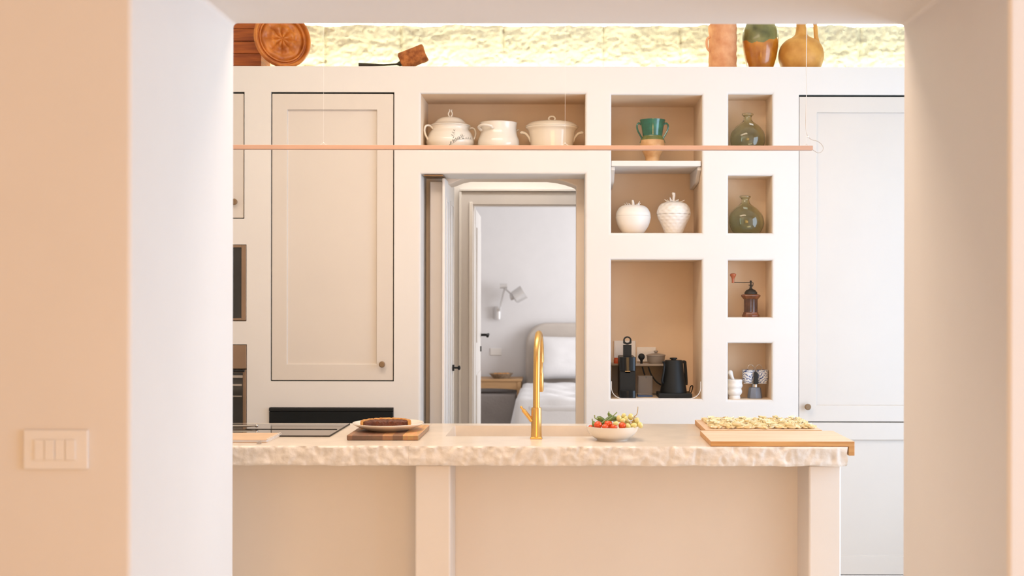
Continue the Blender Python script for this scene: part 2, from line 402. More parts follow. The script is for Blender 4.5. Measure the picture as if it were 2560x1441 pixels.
# arched wall behind the doorway
arch = [(X(1365, 6.1), Z(447, 6.1)), (X(1390, 6.1), Z(450, 6.1)), (X(1412, 6.1), Z(455, 6.1)), (X(1430, 6.1), Z(461, 6.1)), (X(1440, 6.1), Z(466, 6.1))]
bm = BM()
yA, yB = F + .2405, F + .44
xa, xb = -.66, X(1440, 6.1)
top = zF(420)
poly = [(xF(1462) + .02, 0), (xb, 0), (xb, arch[-1][1])] + list(reversed(arch[:-1])) + [(X(1168, 6.1), Z(447, 6.1)), (X(1150, 6.1), Z(451, 6.1)), (X(1130, 6.1), Z(459, 6.1)), (xa, Z(470, 6.1)), (xa, 0), (DW[0] - .02, 0), (DW[0] - .02, top), (xF(1462) + .02, top)]
prism(bm, poly, yA, yB); struct('trim_1', bm, 'reveal_shade_tone', bevel=.006)

# rough stone wall above, standing behind the niche wall
def stone_wall():
    bm = BM(); y0 = 6.40; nx, nz = 640, 60; z0, z1 = 2.45, Z(66, 6.38)
    joints = [X(p, 6.38) for p in (655, 812, 1002, 1258, 1508, 1700, 1905, 2148, 2290)]
    zj = 2.50
    G = []
    for j in range(nz + 1):
        row = []
        for i in range(nx + 1):
            x = LX + (RX - LX) * i / nx; z = z0 + (z1 - z0) * j / nz
            p = Vector((x, 0, z))
            d = .009 * noise.fractal(p * 8, 0.7, 2.1, 6) + .011 * abs(noise.noise(p * 26)) + .009 * noise.noise(p * 60)
            chip = noise.noise(Vector((x * 16, 3.3, z * 26)))
            if chip > .25: d -= .008
            dj = min(abs(x - q + .006 * noise.noise(p * 20)) for q in joints)
            if dj < .012: d -= .018 * (1 - dj / .012)
            zz = z + (.012 * noise.noise(Vector((x * 6, 7, 0))) + .006 * noise.noise(Vector((x * 25, 1, 0)))) * (j / nz)
            row.append(bm.verts.new((x, y0 - .03 - d, zz)))
        G.append(row)
    for j in range(nz):
        for i in range(nx): bm.faces.new((G[j][i], G[j][i+1], G[j+1][i+1], G[j+1][i]))
    top = [bm.verts.new((v.co.x, y0 + .14, v.co.z)) for v in G[-1]]
    for i in range(nx): bm.faces.new((G[-1][i], G[-1][i+1], top[i+1], top[i]))
    up = [bm.verts.new((v.co.x, y0 + .14, 3.4)) for v in G[-1]]
    for i in range(nx): bm.faces.new((top[i], top[i+1], up[i+1], up[i]))
    struct('wall_stone', bm, 'tufa', angle=60)
stone_wall()
bm = BM(); bx(bm, LX, X(1101, 6.3) - .15, 6.56, 6.60, 0, 3.4); bx(bm, .25, RX, 6.56, 6.60, 0, 3.4); bx(bm, X(1101, 6.3) - .15, .25, 6.56, 6.60, 2.35, 3.4)
struct('wall_hall', bm, 'plaster')
bm = BM(); bx(bm, xa - .03, .25, F + TH, 6.60, 2.20, 2.24); struct('ceiling_hall_passage', bm, 'plaster')
# warm light strips lying behind the niche wall's top and on the stone ledge
bm = BM(); bx(bm, LX + .05, RX - .05, F + TH - .035, F + TH - .01, WALLTOP, WALLTOP + .014)
s1 = tag(obj('light_strip', bm, 'led'), 'glowing strip light lying along the top of the niche wall, below the stone', 'light strip')
bm = BM(); bx(bm, LX + .05, RX - .05, 6.45, 6.47, Z(66, 6.38) + .018, Z(66, 6.38) + .03)
s2 = tag(obj('light_strip', bm, 'led'), 'glowing strip light hidden above the stone ledge at the top of the picture', 'light strip')

# bedroom side
DB = 7.22
bm = BM()
ox0, ox1, oz = X(1185, DB), .42, Z(515, DB)
prism(bm, [(-3.2, 0), (ox0, 0), (ox0, oz), (ox1, oz), (ox1, 0), (3.2, 0), (3.2, 2.95), (-3.2, 2.95)], DB, DB + .1)
struct('wall_bedroom_door', bm, 'white_paint')
bm = BM(); cw = .085
prism(bm, [(ox0 - cw, 0), (ox0 - .004, 0), (ox0 - .004, oz + .004), (ox1, oz + .004), (ox1 + cw, 0), (ox1 + cw + .01, oz + cw), (ox0 - cw, oz + cw)], DB - .022, DB)
d1 = struct('trim_2', bm, 'frame_grey', bevel=.004)
bm = BM(); bx(bm, ox0 - .028, ox0 - .006, DB - .034, DB - .022, 0, oz + .02); bx(bm, ox0 - cw - .004, ox0 - cw + .012, DB - .032, DB, 0, oz + cw); bx(bm, ox0 - cw, ox1 + cw, DB - .036, DB, oz + cw, oz + cw + .016)
struct('trim_3', bm, 'white_paint', bevel=.003)
bm = BM(); bx(bm, -3.2, 3.2, 11.5, 11.6, 0, 2.95); struct('wall_bedroom', bm, 'bedroom_paint')
bm = BM(); bx(bm, -2.4, -2.3, 7.32, 11.5, 0, 2.95); struct('wall_bedroom_left', bm, 'bedroom_paint')

# bedroom door leaf
dl = thing('door_3', None, None, (X(1189, 7.33), 7.33, 0), rz=math.radians(91.5)); dl['kind'] = 'structure'
dl.name = 'door_2'; ORG['door_2'] = ORG['door_3']
bm = BM(); bx(bm, 0, .72, 0, .04, .01, oz - .01); bx(bm, .10, .62, -.006, 0, 1.15, oz - .12); bx(bm, .10, .62, -.006, 0, .12, .95); obj('leaf', bm, 'white_paint', dl, bevel=.004)
bm = BM(); zh = Z(838, 8.0); tube(bm, [(.66, 0, zh), (.66, -.05, zh)], .009); tube(bm, [(.66, -.05, zh), (.62, -.055, zh + .004), (.55, -.052, zh - .006)], .009, smooth=4); ball(bm, (.66, 0, zh), .022, sy=.3); bx(bm, .645, .675, -.008, 0, zh - .11, zh - .075)
obj('door_handle', bm, 'black_matte', dl)
# folded door leaves in the kitchen doorway
fd = thing('door_3', None, None, (X(1112, 5.93), 5.93, 0)); fd['kind'] = 'structure'; fd.name = 'door_1'; ORG['door_1'] = Vector(fd.location)
zt = Z(440, 5.93) - .012
bm = BM(); bx(bm, -.014, 0, 0, .50, .01, zt); obj('leaf', bm, 'white_paint', fd, bevel=.003)
bm = BM()
for (a, b) in ((.05, .20), (.28, .45)):
    bx(bm, 0, .004, a, a + .02, .15, zt - .09); bx(bm, 0, .004, b - .02, b, .15, zt - .09); bx(bm, 0, .004, a + .02, b - .02, zt - .11, zt - .09); bx(bm, 0, .004, a + .02, b - .02, .15, .17)
obj('moulding', bm, 'white_paint', fd, bevel=.002)
bm = BM(); bx(bm, -.079, -.017, .05, .09, .01, zt - .012); obj('folded_leaf', bm, 'frame_grey', fd, bevel=.004)
bm = BM(); zk = Z(922, 6.3); tube(bm, [(.008, .42, zk), (.03, .42, zk)], .005); ball(bm, (.034, .42, zk), .012, sx=.7); bx(bm, 0, .009, .405, .435, zk - .016, zk + .016); obj('door_knob', bm, 'black_matte', fd)
bm = BM(); bx(bm, xF(1058), xF(1106), F + .02, F + .15, zF(440.5) + .002, zF(436.5)); struct('trim_4', bm, 'bronze')

# ------------------------------------------------------------------ cabinets and appliances in the wall
def shaker(name, label, hole, frame, panel_in, knob, zsplit=None, knob_m='knob_wood'):
    u0, u1, v0, v1 = hole[:4]
    t = thing(name, label, 'cabinet', ((u0+u1)/2, F, v0))
    bm = BM(); bx(bm, u0 + .001, u1 - .001, F + .030, F + .049, v0 + .001, v1 - .001)
    # thin dark lining puts the shade of the door gap into colour
    e = .0025
    bx(bm, u0+.0005, u0 + e, F + .012, F + .030, v0 + .001, v1 - .001); bx(bm, u1 - e, u1-.0005, F + .012, F + .030, v0 + .001, v1 - .001)
    bx(bm, u0+e, u1-e, F + .012, F + .030, v1 - e, v1 - .0005); bx(bm, u0+e, u1-e, F + .012, F + .030, v0 + .0005, v0 + e)
    obj('carcass', bm, 'gap_shade', t, world=True)
    g = .0045 if name == 'wall_cabinet' else .003
    leaves = [(v0 + g, v1 - .008)] if zsplit is None else [(v0 + g, zsplit - .002), (zsplit + .002, v1 - .009)]
    for k, (a, b) in enumerate(leaves):
        px0, px1, pz0, pz1 = panel_in if (k == len(leaves) - 1) else (panel_in[0], panel_in[1], a + .09, b - .085)
        bm = BM()
        def P(u, v, d): return (u, F + .004 + d, v)
        holed(bm, u0 + g, u1 - g * 1.2, a, b, [(px0, px1, pz0, pz1, .014, 0)], P, .022)
        d = obj('door', bm, 'door_paint', t, bevel=.003, seg=2, world=True)
        if k == len(leaves) - 1 and knob:
            bm = BM(); kx, kz = knob
            tube(bm, [(kx, F + .004, kz), (kx, F - .018, kz)], .006)
            tube(bm, [(kx, F - .010, kz), (kx, F - .014, kz), (kx, F - .022, kz), (kx, F - .026, kz)], [.008, .0145, .0155, .011], seg=20)
            obj('knob', bm, knob_m, d, world=True)
    return t
shaker('wall_cabinet', 'tall beige panelled cupboard door with round knob, above the black oven', CA, None, (xF(717), xF(941), zF(912), zF(275)), (xF(957), zF(912)))
shaker('wall_cabinet', 'short cupboard cut off by the left jamb, above the framed black appliance', CL, None, (xF(440), xF(572), zF(508), zF(275)), (xF(588), zF(507)))
shaker('fridge_cabinet', 'floor-length white panelled cupboard at the right with a knob near its bottom left', CR, None, (xF(2042), xF(2275), zF(1013), zF(280)), (xF(2018), zF(1016)), zsplit=zF(1055))
# microwave
t = thing('built_in_microwave', 'black glass built-in microwave with bronze surround, upper of the two appliances at the left edge', 'microwave', ((OV1[0]+OV1[1])/2, F, OV1[2]))
bm = BM(); u0, u1, v0, v1 = OV1[0]+.003, OV1[1]-.002, OV1[2]+.003, OV1[3]-.003; fwid = .022
bx(bm, u0, u0+fwid, F-.004, F+.045, v0, v1); bx(bm, u1-fwid, u1, F-.004, F+.045, v0, v1); bx(bm, u0+fwid, u1-fwid, F-.004, F+.045, v1-.012, v1); bx(bm, u0+fwid, u1-fwid, F-.004, F+.045, v0, v0+.012)
obj('frame', bm, 'oven_bronze', t, bevel=.002, world=True)
bm = BM(); bx(bm, u0+fwid, u1-fwid, F+.002, F+.04, v0+.012, v1-.012); obj('glass_door', bm, 'oven_glass', t, world=True)
# column oven
t = thing('built_in_oven', 'bronze-toned built-in oven with dark bar handle, cut off at the left edge above the hob', 'oven', ((OV2[0]+OV2[1])/2, F, OV2[2]))
u0, u1, v0, v1 = OV2[0]+.003, OV2[1]-.002, OV2[2]+.003, OV2[3]-.003; zs = zF(925)
bm = BM(); bx(bm, u0, u1, F-.002, F+.045, zs+.002, v1); obj('control_panel', bm, 'oven_bronze', t, bevel=.002, world=True)
bm = BM(); bx(bm, u0, u1, F-.002, F+.045, v0, zs-.002); d = obj('door', bm, 'oven_bronze', t, bevel=.002, world=True)
bm = BM(); bx(bm, u0+.02, xF(608), F-.005, F-.0021, v0+.05, zs-.015); g = obj('window', bm, 'oven_glass', t, world=True)
bm = BM(); bx(bm, u0+.03, xF(608), F-.008, F-.0051, zF(946), zF(940)); bx(bm, u0+.03, xF(606), F-.008, F-.0051, zF(967), zF(962)); bx(bm, u0+.03, xF(606), F-.008, F-.0051, zF(994), zF(991))
obj('oven_rack', bm, 'steel', g, world=True)
bm = BM(); tube(bm, [(u0+.02, F-.035, zF(928)), (xF(616), F-.035, zF(928))], .006); tube(bm, [(xF(612), F-.035, zF(928)), (xF(612), F-.002, zF(928))], .004); tube(bm, [(u0+.04, F-.035, zF(928)), (u0+.04, F-.002, zF(928))], .004)
obj('handle', bm, 'black_plastic', d, world=True)
# oven below the tall cupboard
t = thing('built_in_oven', 'black built-in oven under the tall beige cupboard, only its top band shows above the counter', 'oven', ((HB[0]+HB[1])/2, F, HB[2]))
u0, u1, v0, v1 = HB[0]+.001, HB[1]-.001, HB[2]+.003, HB[3]-.002
bm = BM(); bx(bm, u0, u1, F-.012, F+.045, v0, zF(1029)-.001); obj('door', bm, 'black_gloss', t, bevel=.003, world=True)
bm = BM(); bx(bm, u0, u1, F-.016, F+.045, zF(1029), v1); obj('control_strip', bm, 'black_matte', t, bevel=.003, world=True)
# niche shelf with corbels
zs = zF(401); t = thing('niche_shelf', 'thick white shelf on two corbels inside the upper right niche', 'shelf', (0.45, F+.2, zs - .03))
bm = BM(); bx(bm, NA[0] + .001, NA[1] - .004, F + .012, F + .378, zs - .027, zs); obj('board', bm, 'plaster', t, bevel=.003, world=True)
for s, x in ((1, NA[0] + .001), (-1, NA[1] - .001)):
    bm = BM()
    pr = [(F+.03, zs-.0275), (F+.03, zs-.045), (F+.06, zs-.052), (F+.10, zs-.075), (F+.13, zs-.095), (F+.2, zs-.10), (F+.378, zs-.11), (F+.378, zs-.0275)]
    prism(bm, pr, x, x + s * .018 , axis='x'); obj('corbel', bm, 'plaster', t, bevel=.002, world=True)
# light switch on the front wall
sx, sz = X(143.5, W0), Z(1126, W0)
t = thing('light_switch', 'white wall switch plate with four rockers on the tan front wall', 'switch', (sx, W0, sz))
bm = BM(); hw, hh = .0695, .0425
prism(bm, [(-hw, -hh), (hw, -hh), (hw, hh), (-hw, hh)], 0, -.009); obj('plate', bm, 'switch_plastic', t, bevel=.003)
for k in range(4):
    bm = BM(); x0 = -.044 + k * .0222
    prism(bm, [(x0, -.022), (x0+.0212, -.022), (x0+.0212, .022), (x0, .022)], -.0093, -.0122 - (.001 if k % 2 else 0)); obj('rocker', bm, 'switch_plastic', t, bevel=.001)

# ------------------------------------------------------------------ island
CT = .91; D0, D1 = 4.229, 4.984; SB = CT - .068
ISL = -2.55; ISR = X(2119, D0)
def slab(x0, x1, hole, rough_right):
    bm = BM()
    nx = int((x1 - x0) / .005); nz = 14
    def front(x, z):
        p = Vector((x * 1.0, 0, z)); k = (z - SB) / (CT - SB)
        d = .005 * noise.fractal(Vector((x * 24, 0, z * 26)), .8, 2.1, 4) + .010 * max(0, noise.noise(Vector((x * 44, z * 30, 5.0)))) - .004 + .003 * noise.noise(Vector((x * 5, 0, 1)))
        if k > .93: d *= .3
        return D0 + d + (.004 if k < .05 else 0)
    G = []
    for j in range(nz + 1):
        z = SB + (CT - SB) * j / nz
        zz = []
        for i in range(nx + 1):
            x = x0 + (x1 - x0) * i / nx
            dz = (.003 * noise.noise(Vector((x * 12, 9, 0)))) if j == 0 else 0
            xx = x
            if rough_right and i == nx: xx += .004 * noise.noise(Vector((2, z * 40, 1))) - (.004 if j == 0 else 0)
            zz.append(bm.verts.new((xx, front(x, z) if j < nz else D0 + .003 * noise.noise(Vector((x*14, 2, 2))), z + dz)))
        G.append(zz)
    for j in range(nz):
        for i in range(nx):
            f = bm.faces.new((G[j][i], G[j][i+1], G[j+1][i+1], G[j+1][i])); f.material_index = 1
    # top (strip behind the rough edge, then clean sheet with hole)
    yk = D0 + .03
    S = [bm.verts.new((v.co.x if i < nx else x1, yk, CT)) for i, v in enumerate(G[-1])]
    for i in range(nx): bm.faces.new((G[-1][i], G[-1][i+1], S[i+1], S[i]))
    def P(u, v, d): return (u, v, CT - d)
    holed(bm, x0, x1, yk, D1, [hole] if hole else [], P, CT - SB)
    B = [bm.verts.new((v.co.x, yk, SB)) for v in G[0]]
    for i in range(nx): bm.faces.new((G[0][i], G[0][i+1], B[i+1], B[i]))
    e = [bm.verts.new((x1 if False else v[-1].co.x, yk, v[-1].co.z)) for v in G]
    for j in range(nz):
        f = bm.faces.new((G[j][-1], G[j+1][-1], e[j+1], e[j])); f.material_index = 1
    bm.faces.new([bm.verts.new(c) for c in ((x0, yk, SB), (x1, yk, SB), (x1, D1, SB), (x0, D1, SB))]) if not hole else None
    return bm
ct = thing('countertop', 'thick pale limestone island countertop with hewn front edge and cut-in sink', 'countertop', (-.7, 4.6, SB))
xj = X(1022, D0)
obj('slab', slab(ISL, xj - .0002, None, False), ['limestone', 'hewn_stone'], ct, world=True, angle=50)
sk = (X(1114, 4.53), X(1520, 4.53), 4.53, 4.905, .067, None)
obj('slab', slab(xj + .0002, ISR, sk, True), ['limestone', 'hewn_stone'], ct, world=True, angle=50)
bm = BM()
def P(u, v, d): return (u, v, SB - d)
a, b, c, d = sk[:4]
for zz in (CT - .0005,):
    top = [(a, c), (b, c), (b, d), (a, d)]
    A = [bm.verts.new((x, y, zz)) for x, y in top]; Bv = [bm.verts.new((x + (.012 if x == a else -.012), y + (.012 if y == c else -.012), CT - .19)) for x, y in top]
    for i in range(4): bm.faces.new((A[i], A[(i+1) % 4], Bv[(i+1) % 4], Bv[i]))
    bm.faces.new(Bv)
obj('sink_basin', bm, 'limestone', ct, bevel=.006, world=True)
ki = thing('kitchen_island', 'pale plastered masonry island base with two square pillars and recessed panels', 'kitchen island', (-.7, 4.6, 0))
yp, yr = 4.262, 4.468
bm = BM(); bx(bm, ISL + .05, X(2000, yr) + .02, yr, yr + .04, 0, SB - .001); obj('recessed_panel', bm, 'island_plaster', ki, world=True)
bm = BM(); bx(bm, ISL + .05, X(2104, yp), 4.93, 4.97, 0, SB - .001); obj('back_panel', bm, 'island_plaster', ki, world=True)
bm = BM(); bx(bm, X(1038.5, yp), X(1127, yp), yp, yr, 0, SB - .001); obj('pillar', bm, 'island_plaster', ki, bevel=.008, seg=3, world=True)
bm = BM(); x0, x1 = X(2023, yp), X(2104, yp)
bx(bm, x0, x1, yp, 4.929, 0, SB - .001); obj('pillar', bm, 'island_plaster', ki, bevel=.008, seg=3, world=True)
# hob
D_h1 = 4.92; hx = X(869, 4.92)
hz = CT
hb = thing('induction_hob', 'flat dark glass induction hob set into the left of the stone counter', 'hob', (-1.3, 4.7, CT))
yh0, yh1 = (EYE - CT) * FPX / (1094 - VY), (EYE - CT) * FPX / (1063.5 - VY)
hxr = X(850, (yh0 + yh1) / 2); ym = (EYE - CT) * FPX / (1078.5 - VY)
bm = BM(); bx(bm, hxr - .84, hxr, yh0, yh1, CT + .0003, CT + .0045); obj('glass_top', bm, 'hob_glass', hb, bevel=.001, world=True)
bm = BM(); bx(bm, hxr - .845, hxr + .0, yh0 - .003, yh0, CT + .0003, CT + .0055); bx(bm, hxr, hxr + .0025, yh0 - .003, yh1, CT + .0003, CT + .0055); obj('edge_trim', bm, 'dark_iron', hb, world=True)
bm = BM(); bx(bm, hxr - .37, hxr - .01, ym, ym + .006, CT + .0046, CT + .0062); obj('vent_slot', bm, 'black_matte', hb, world=True)

# ------------------------------------------------------------------ tap
tx, ty = X(1341, 4.44), 4.462
tp = thing('kitchen_tap', 'tall brushed brass tap with side lever standing in front of the sink', 'tap', (tx, ty, CT))
k = ty / FPX
bm = BM()
prism(bm, [(-.0225, 0), (.0225, 0), (.0225, .004), (.019, .008), (-.019, .008), (-.0225, .004)], -.02, .02)
obj('base_plate', bm, 'brass', tp, bevel=.002)
bm = BM(); lathe(bm, [(0, .008), (.0205, .008), (.0195, .03), (.019, .112), (.0175, .116), (0, .116)], 32); obj('body', bm, 'brass', tp)
bm = BM()
H = (1096 - 830) * k
lean = .006
arcp = [(0, 0, .116), (.0, .0, .2), (.001, 0, H - .12)]
for i in range(1, 13):
    a = PI * i / 12
    arcp.append((.001 + lean * 2.0 * (1 - math.cos(a)) / 2, .085 * (1 - math.cos(a)), H - .12 + .112 * math.sin(a)))
tube(bm, arcp, .0125, seg=20); obj('spout', bm, 'brass', tp)
ex, ey = arcp[-1][0], arcp[-1][1]
bm = BM(); tube(bm, [(ex, ey, H - .12), (ex, ey, H - .125), (ex + .0, ey, H - .155), (ex, ey, H - .163)], [.0115, .0085, .0085, .0085], seg=16)
lathe(bm, [(0, -.235), (.009, -.235), (.011, -.228), (.011, -.168), (.0095, -.162), (0, -.162)], 20, ex, ey, H); obj('spray_head', bm, 'brass', tp)
bm = BM(); tube(bm, [(-.016, -.004, .066), (-.022, -.004, .073)], .008, seg=14); tube(bm, [(-.019, -.004, .070), (-.049, -.006, .108)], .0078, seg=14); tube(bm, [(-.049, -.006, .108), (-.055, -.006, .116)], .0042, seg=12); ball(bm, (-.056, -.006, .1175), .005); obj('lever', bm, 'brass', tp)

# ------------------------------------------------------------------ hanging bar lamp
DL = 4.6; zb0, zb1 = Z(375.2, DL), Z(364.5, DL)
pl = thing('pendant_lamp', 'long slim copper-coloured bar lamp hanging on thin wires above the island', 'lamp', (-.46, DL, zb0))
bm = BM(); bx(bm, X(190, DL), X(2030, DL), DL - .014, DL + .014, zb0, zb1); obj('bar', bm, 'copper_bar', pl, bevel=.001, world=True)
for px in (205, 808, 1412, 2015):
    x = X(px, DL)
    bm = BM(); tube(bm, [(x, DL, zb1 + .010), (x, DL, 3.4)], .00035 if px != 2015 else .0006, seg=5)
    tube(bm, [(x - .014, DL, zb1), (x, DL, zb1 + .009), (x + .014, DL, zb1)], .0008, seg=6); ball(bm, (x, DL, zb1 + .009), .0026)
    obj('suspension_wire', bm, 'bead_clear', pl, world=True)
bm = BM()
pts = [(2015, -400), (2015, 0), (2015, 100), (2014, 170), (2015, 220), (2013.5, 280), (2013, 310), (2015, 330), (2018.5, 340), (2028, 348), (2040, 351), (2051, 358), (2057, 368), (2054, 377), (2045, 381), (2036, 377), (2029, 372)]
tube(bm, [(X(a, DL) + .002, DL + .004, Z(b, DL)) for a, b in pts], .0014, seg=8, smooth=5); obj('power_cord', bm, 'cord', pl, world=True)
bm = BM(); ball(bm, (X(2019, DL), DL + .002, Z(341, DL)), .004); obj('cord_clip', bm, 'bead_clear', pl, world=True)

# ------------------------------------------------------------------ crockery in the long niche
zN = NP[2]
def handle(bm, pts, r, sm=5, seg=10, flat=1.0): tube(bm, pts, r, seg=seg, smooth=sm, flat=flat)
yN = F + .165
t = thing('soup_tureen', 'white lidded tureen with painted grey leaf sprigs and looped finial, left in the long niche', 'tureen', (X(1125, yN), yN, zN))
bm = BM()
bp = smooth_prof([(.075, 0), (.095, .012), (.117, .04), (.120, .062), (.108, .095), (.094, .115), (.094, .125), (.099, .134)], 5)
lathe(bm, [(0, 0)] + bp + [(.094, .134), (.088, .118), (0, .05)], 48)
def rad_at(z):
    for i in range(len(bp) - 1):
        if bp[i][1] <= z <= bp[i+1][1]:
            q = (z - bp[i][1]) / max(1e-6, bp[i+1][1] - bp[i][1]); return bp[i][0] + q * (bp[i+1][0] - bp[i][0])
    return .1
def onb(u, z, off=.0012):   # u: sideways offset on the camera side
    r = rad_at(z) + off; u = max(-r * .98, min(r * .98, u)); return Vector((u, -math.sqrt(max(0, r * r - u * u)), z))
def leaf(bm, u, z, ang, ln, wd, mi=1):
    n = 5; L_, R_ = [], []
    for i in range(n + 1):
        q = i / n; w_ = wd * math.sin(PI * q) * .5 + .0002
        cu, cz = u + math.cos(ang) * ln * q, z + math.sin(ang) * ln * q
        L_.append(bm.verts.new(onb(cu - math.sin(ang) * w_, cz + math.cos(ang) * w_))); R_.append(bm.verts.new(onb(cu + math.sin(ang) * w_, cz - math.cos(ang) * w_)))
    for i in range(n):
        f = bm.faces.new((L_[i], R_[i], R_[i+1], L_[i+1])); f.material_index = mi
rr = random.Random(3)
stem = [(-.005 + .004 * i, .012 + .085 * math.sin(i / 16 * 1.3)) for i in range(17)]
for (a0, base) in (((-.048, .012), 0), ((-.036, .030), 1), ((-.022, .050), 2)):
    for k in range(8):
        q = k / 7
        u = a0[0] + q * (.03 + .03 * base); z = a0[1] + q * (.085 - .03 * base) * (1 - .25 * q * base)
        z = min(z, .105)
        leaf(bm, u, z, rr.uniform(.3, 2.6), rr.uniform(.009, .016), .0028)
        leaf(bm, u, z, 1.0 - .4 * base, .012, .0009)
obj('body', bm, ['white_ceramic', 'leaf_paint'], t)
bm = BM(); lathe(bm, smooth_prof([(.101, .1345), (.100, .139), (.080, .150), (.062, .168), (.042, .178), (.018, .182), (0, .183)], 4) + [(0, .1345), (.101, .1345)], 44); ld = obj('lid', bm, 'white_ceramic', t)
bm = BM(); handle(bm, [(0, 0, .181), (-.009, 0, .190), (-.010, 0, .201), (-.004, 0, .212), (-.006, 0, .219)], .0035); handle(bm, [(0, 0, .181), (.008, 0, .190), (.010, 0, .201), (.005, 0, .212), (.008, 0, .219)], .0035); obj('finial', bm, 'white_ceramic', ld)
for s in (-1, 1):
    bm = BM(); handle(bm, [(s*.092, 0, .118), (s*.108, 0, .132), (s*.128, 0, .130), (s*.136, 0, .110), (s*.132, 0, .088), (s*.120, 0, .066), (s*.110, 0, .050)], .0052); obj('handle', bm, 'white_ceramic', t)
    if s == 1: bpy.context.view_layer.update()
t.rotation_euler = (0, 0, math.radians(26))
t = thing('handled_pot', 'plain white rounded pot without a lid, middle of the long niche', 'pot', (X(1246, yN), yN, zN), rz=math.radians(52))
bm = BM(); lathe(bm, [(0, 0)] + smooth_prof([(.075, 0), (.092, .008), (.104, .035), (.103, .062), (.093, .09), (.089, .115), (.091, .145), (.094, .152)], 5) + [(.089, .152), (.085, .12), (.09, .06), (0, .01)], 48); obj('body', bm, 'white_ceramic', t)
for s in (-1, 1):
    bm = BM(); handle(bm, [(s*.088, -.034, .116), (s*.104, -.036, .124), (s*.124, -.018, .128), (s*.127, .006, .127), (s*.112, .032, .120), (s*.09, .036, .108)], .0078, flat=.75); obj('handle', bm, 'white_ceramic', t)
t = thing('casserole_dish', 'cream oval lidded casserole with two flared handles, right in the long niche', 'casserole', (X(1379, yN), yN, zN))
bm = BM(); lathe(bm, [(0, 0)] + smooth_prof([(.092, 0), (.101, .006), (.108, .05), (.112, .09), (.118, .112), (.130, .124), (.131, .131)], 4) + [(.125, .131), (.11, .11), (0, .02)], 56, sy=.86); obj('body', bm, 'cream_ceramic', t)
bm = BM(); lathe(bm, smooth_prof([(.133, .1315), (.131, .136), (.112, .151), (.085, .158), (.04, .161), (0, .162)], 4) + [(0, .1315), (.133, .1315)], 56, sy=.86); ld = obj('lid', bm, 'cream_ceramic', t)
bm = BM(); handle(bm, [(-.007, 0, .161), (-.016, 0, .172), (-.012, 0, .182), (0, 0, .186), (.012, 0, .182), (.016, 0, .172), (.007, 0, .161)], .0042); obj('finial', bm, 'cream_ceramic', ld)
for s in (-1, 1):
    bm = BM(); handle(bm, [(s*.106, 0, .055), (s*.114, 0, .078), (s*.130, 0, .098), (s*.150, 0, .104), (s*.157, 0, .100)], [.006, .008, .010, .010, .007], flat=.8); obj('handle', bm, 'cream_ceramic', t)

# ------------------------------------------------------------------ things in the shelf niche
yV = F + .16
t = thing('two_handled_vase', 'small vase with green glazed flaring neck, cream clay body and two handles', 'vase', (X(1630.5, yV), yV, zF(401)))
bm = BM()
pf = smooth_prof([(.036, 0), (.037, .012), (.036, .03), (.046, .052), (.061, .082), (.062, .098), (.058, .118), (.050, .136), (.050, .147), (.053, .165), (.058, .195), (.064, .215), (.065, .220)], 4)
nq = len(pf)
lathe(bm, [(0, 0)] + pf + [(.060, .220), (.052, .19), (.044, .15), (0, .14)], 44,
      rfun=lambda a, z: 1.0, mfun=lambda q: (0 if q == 0 else (0 if (q - 1 < nq and pf[min(q-1, nq-1)][1] < .118) else (2 if (pf[min(q-1, nq-1)][1] < .138 and q - 1 < nq) else 1))))
obj('body', bm, ['cream_clay', 'green_glaze', 'olive_glaze'], t)
for s in (-1, 1):
    bm = BM(); handle(bm, [(s*.054, 0, .195), (s*.068, 0, .205), (s*.078, 0, .192), (s*.074, 0, .168), (s*.062, 0, .145), (s*.054, 0, .128), (s*.060, 0, .105)], .0045); obj('handle', bm, 'green_glaze', t)
yG = F + .135; zG = NA[2]
t = thing('apple_jar', 'matte white lidded jar shaped like an apple, left of the strawberry one', 'jar', (X(1582, yG), yG, zG))
lob = lambda a, z: 1 + .018 * math.cos(5 * a) * (1 if z > .0 else 0)
bm = BM(); lathe(bm, [(0, 0)] + smooth_prof([(.042, 0), (.058, .012), (.078, .045), (.087, .078), (.0875, .0888)], 5) + [(0, .0888)], 50, rfun=lob); lathe(bm, [(.0866, .0888), (.0872, .0889), (.0872, .0895), (.0866, .0896)], 50, rfun=lob, mfun=lambda q: 1); obj('body', bm, ['matte_white', 'seam'], t)
bm = BM(); lathe(bm, [(0, .0896), (.0872, .0896)] + smooth_prof([(.087, .0905), (.084, .108), (.070, .131), (.048, .143), (.025, .143), (.0, .136)], 5), 50, rfun=lob); ld = obj('lid', bm, 'matte_white', t)
bm = BM(); tube(bm, [(0, 0, .134), (.001, 0, .15), (-.001, 0, .165), (-.001, 0, .170)], [.009, .007, .0055, .004], seg=12, smooth=3)
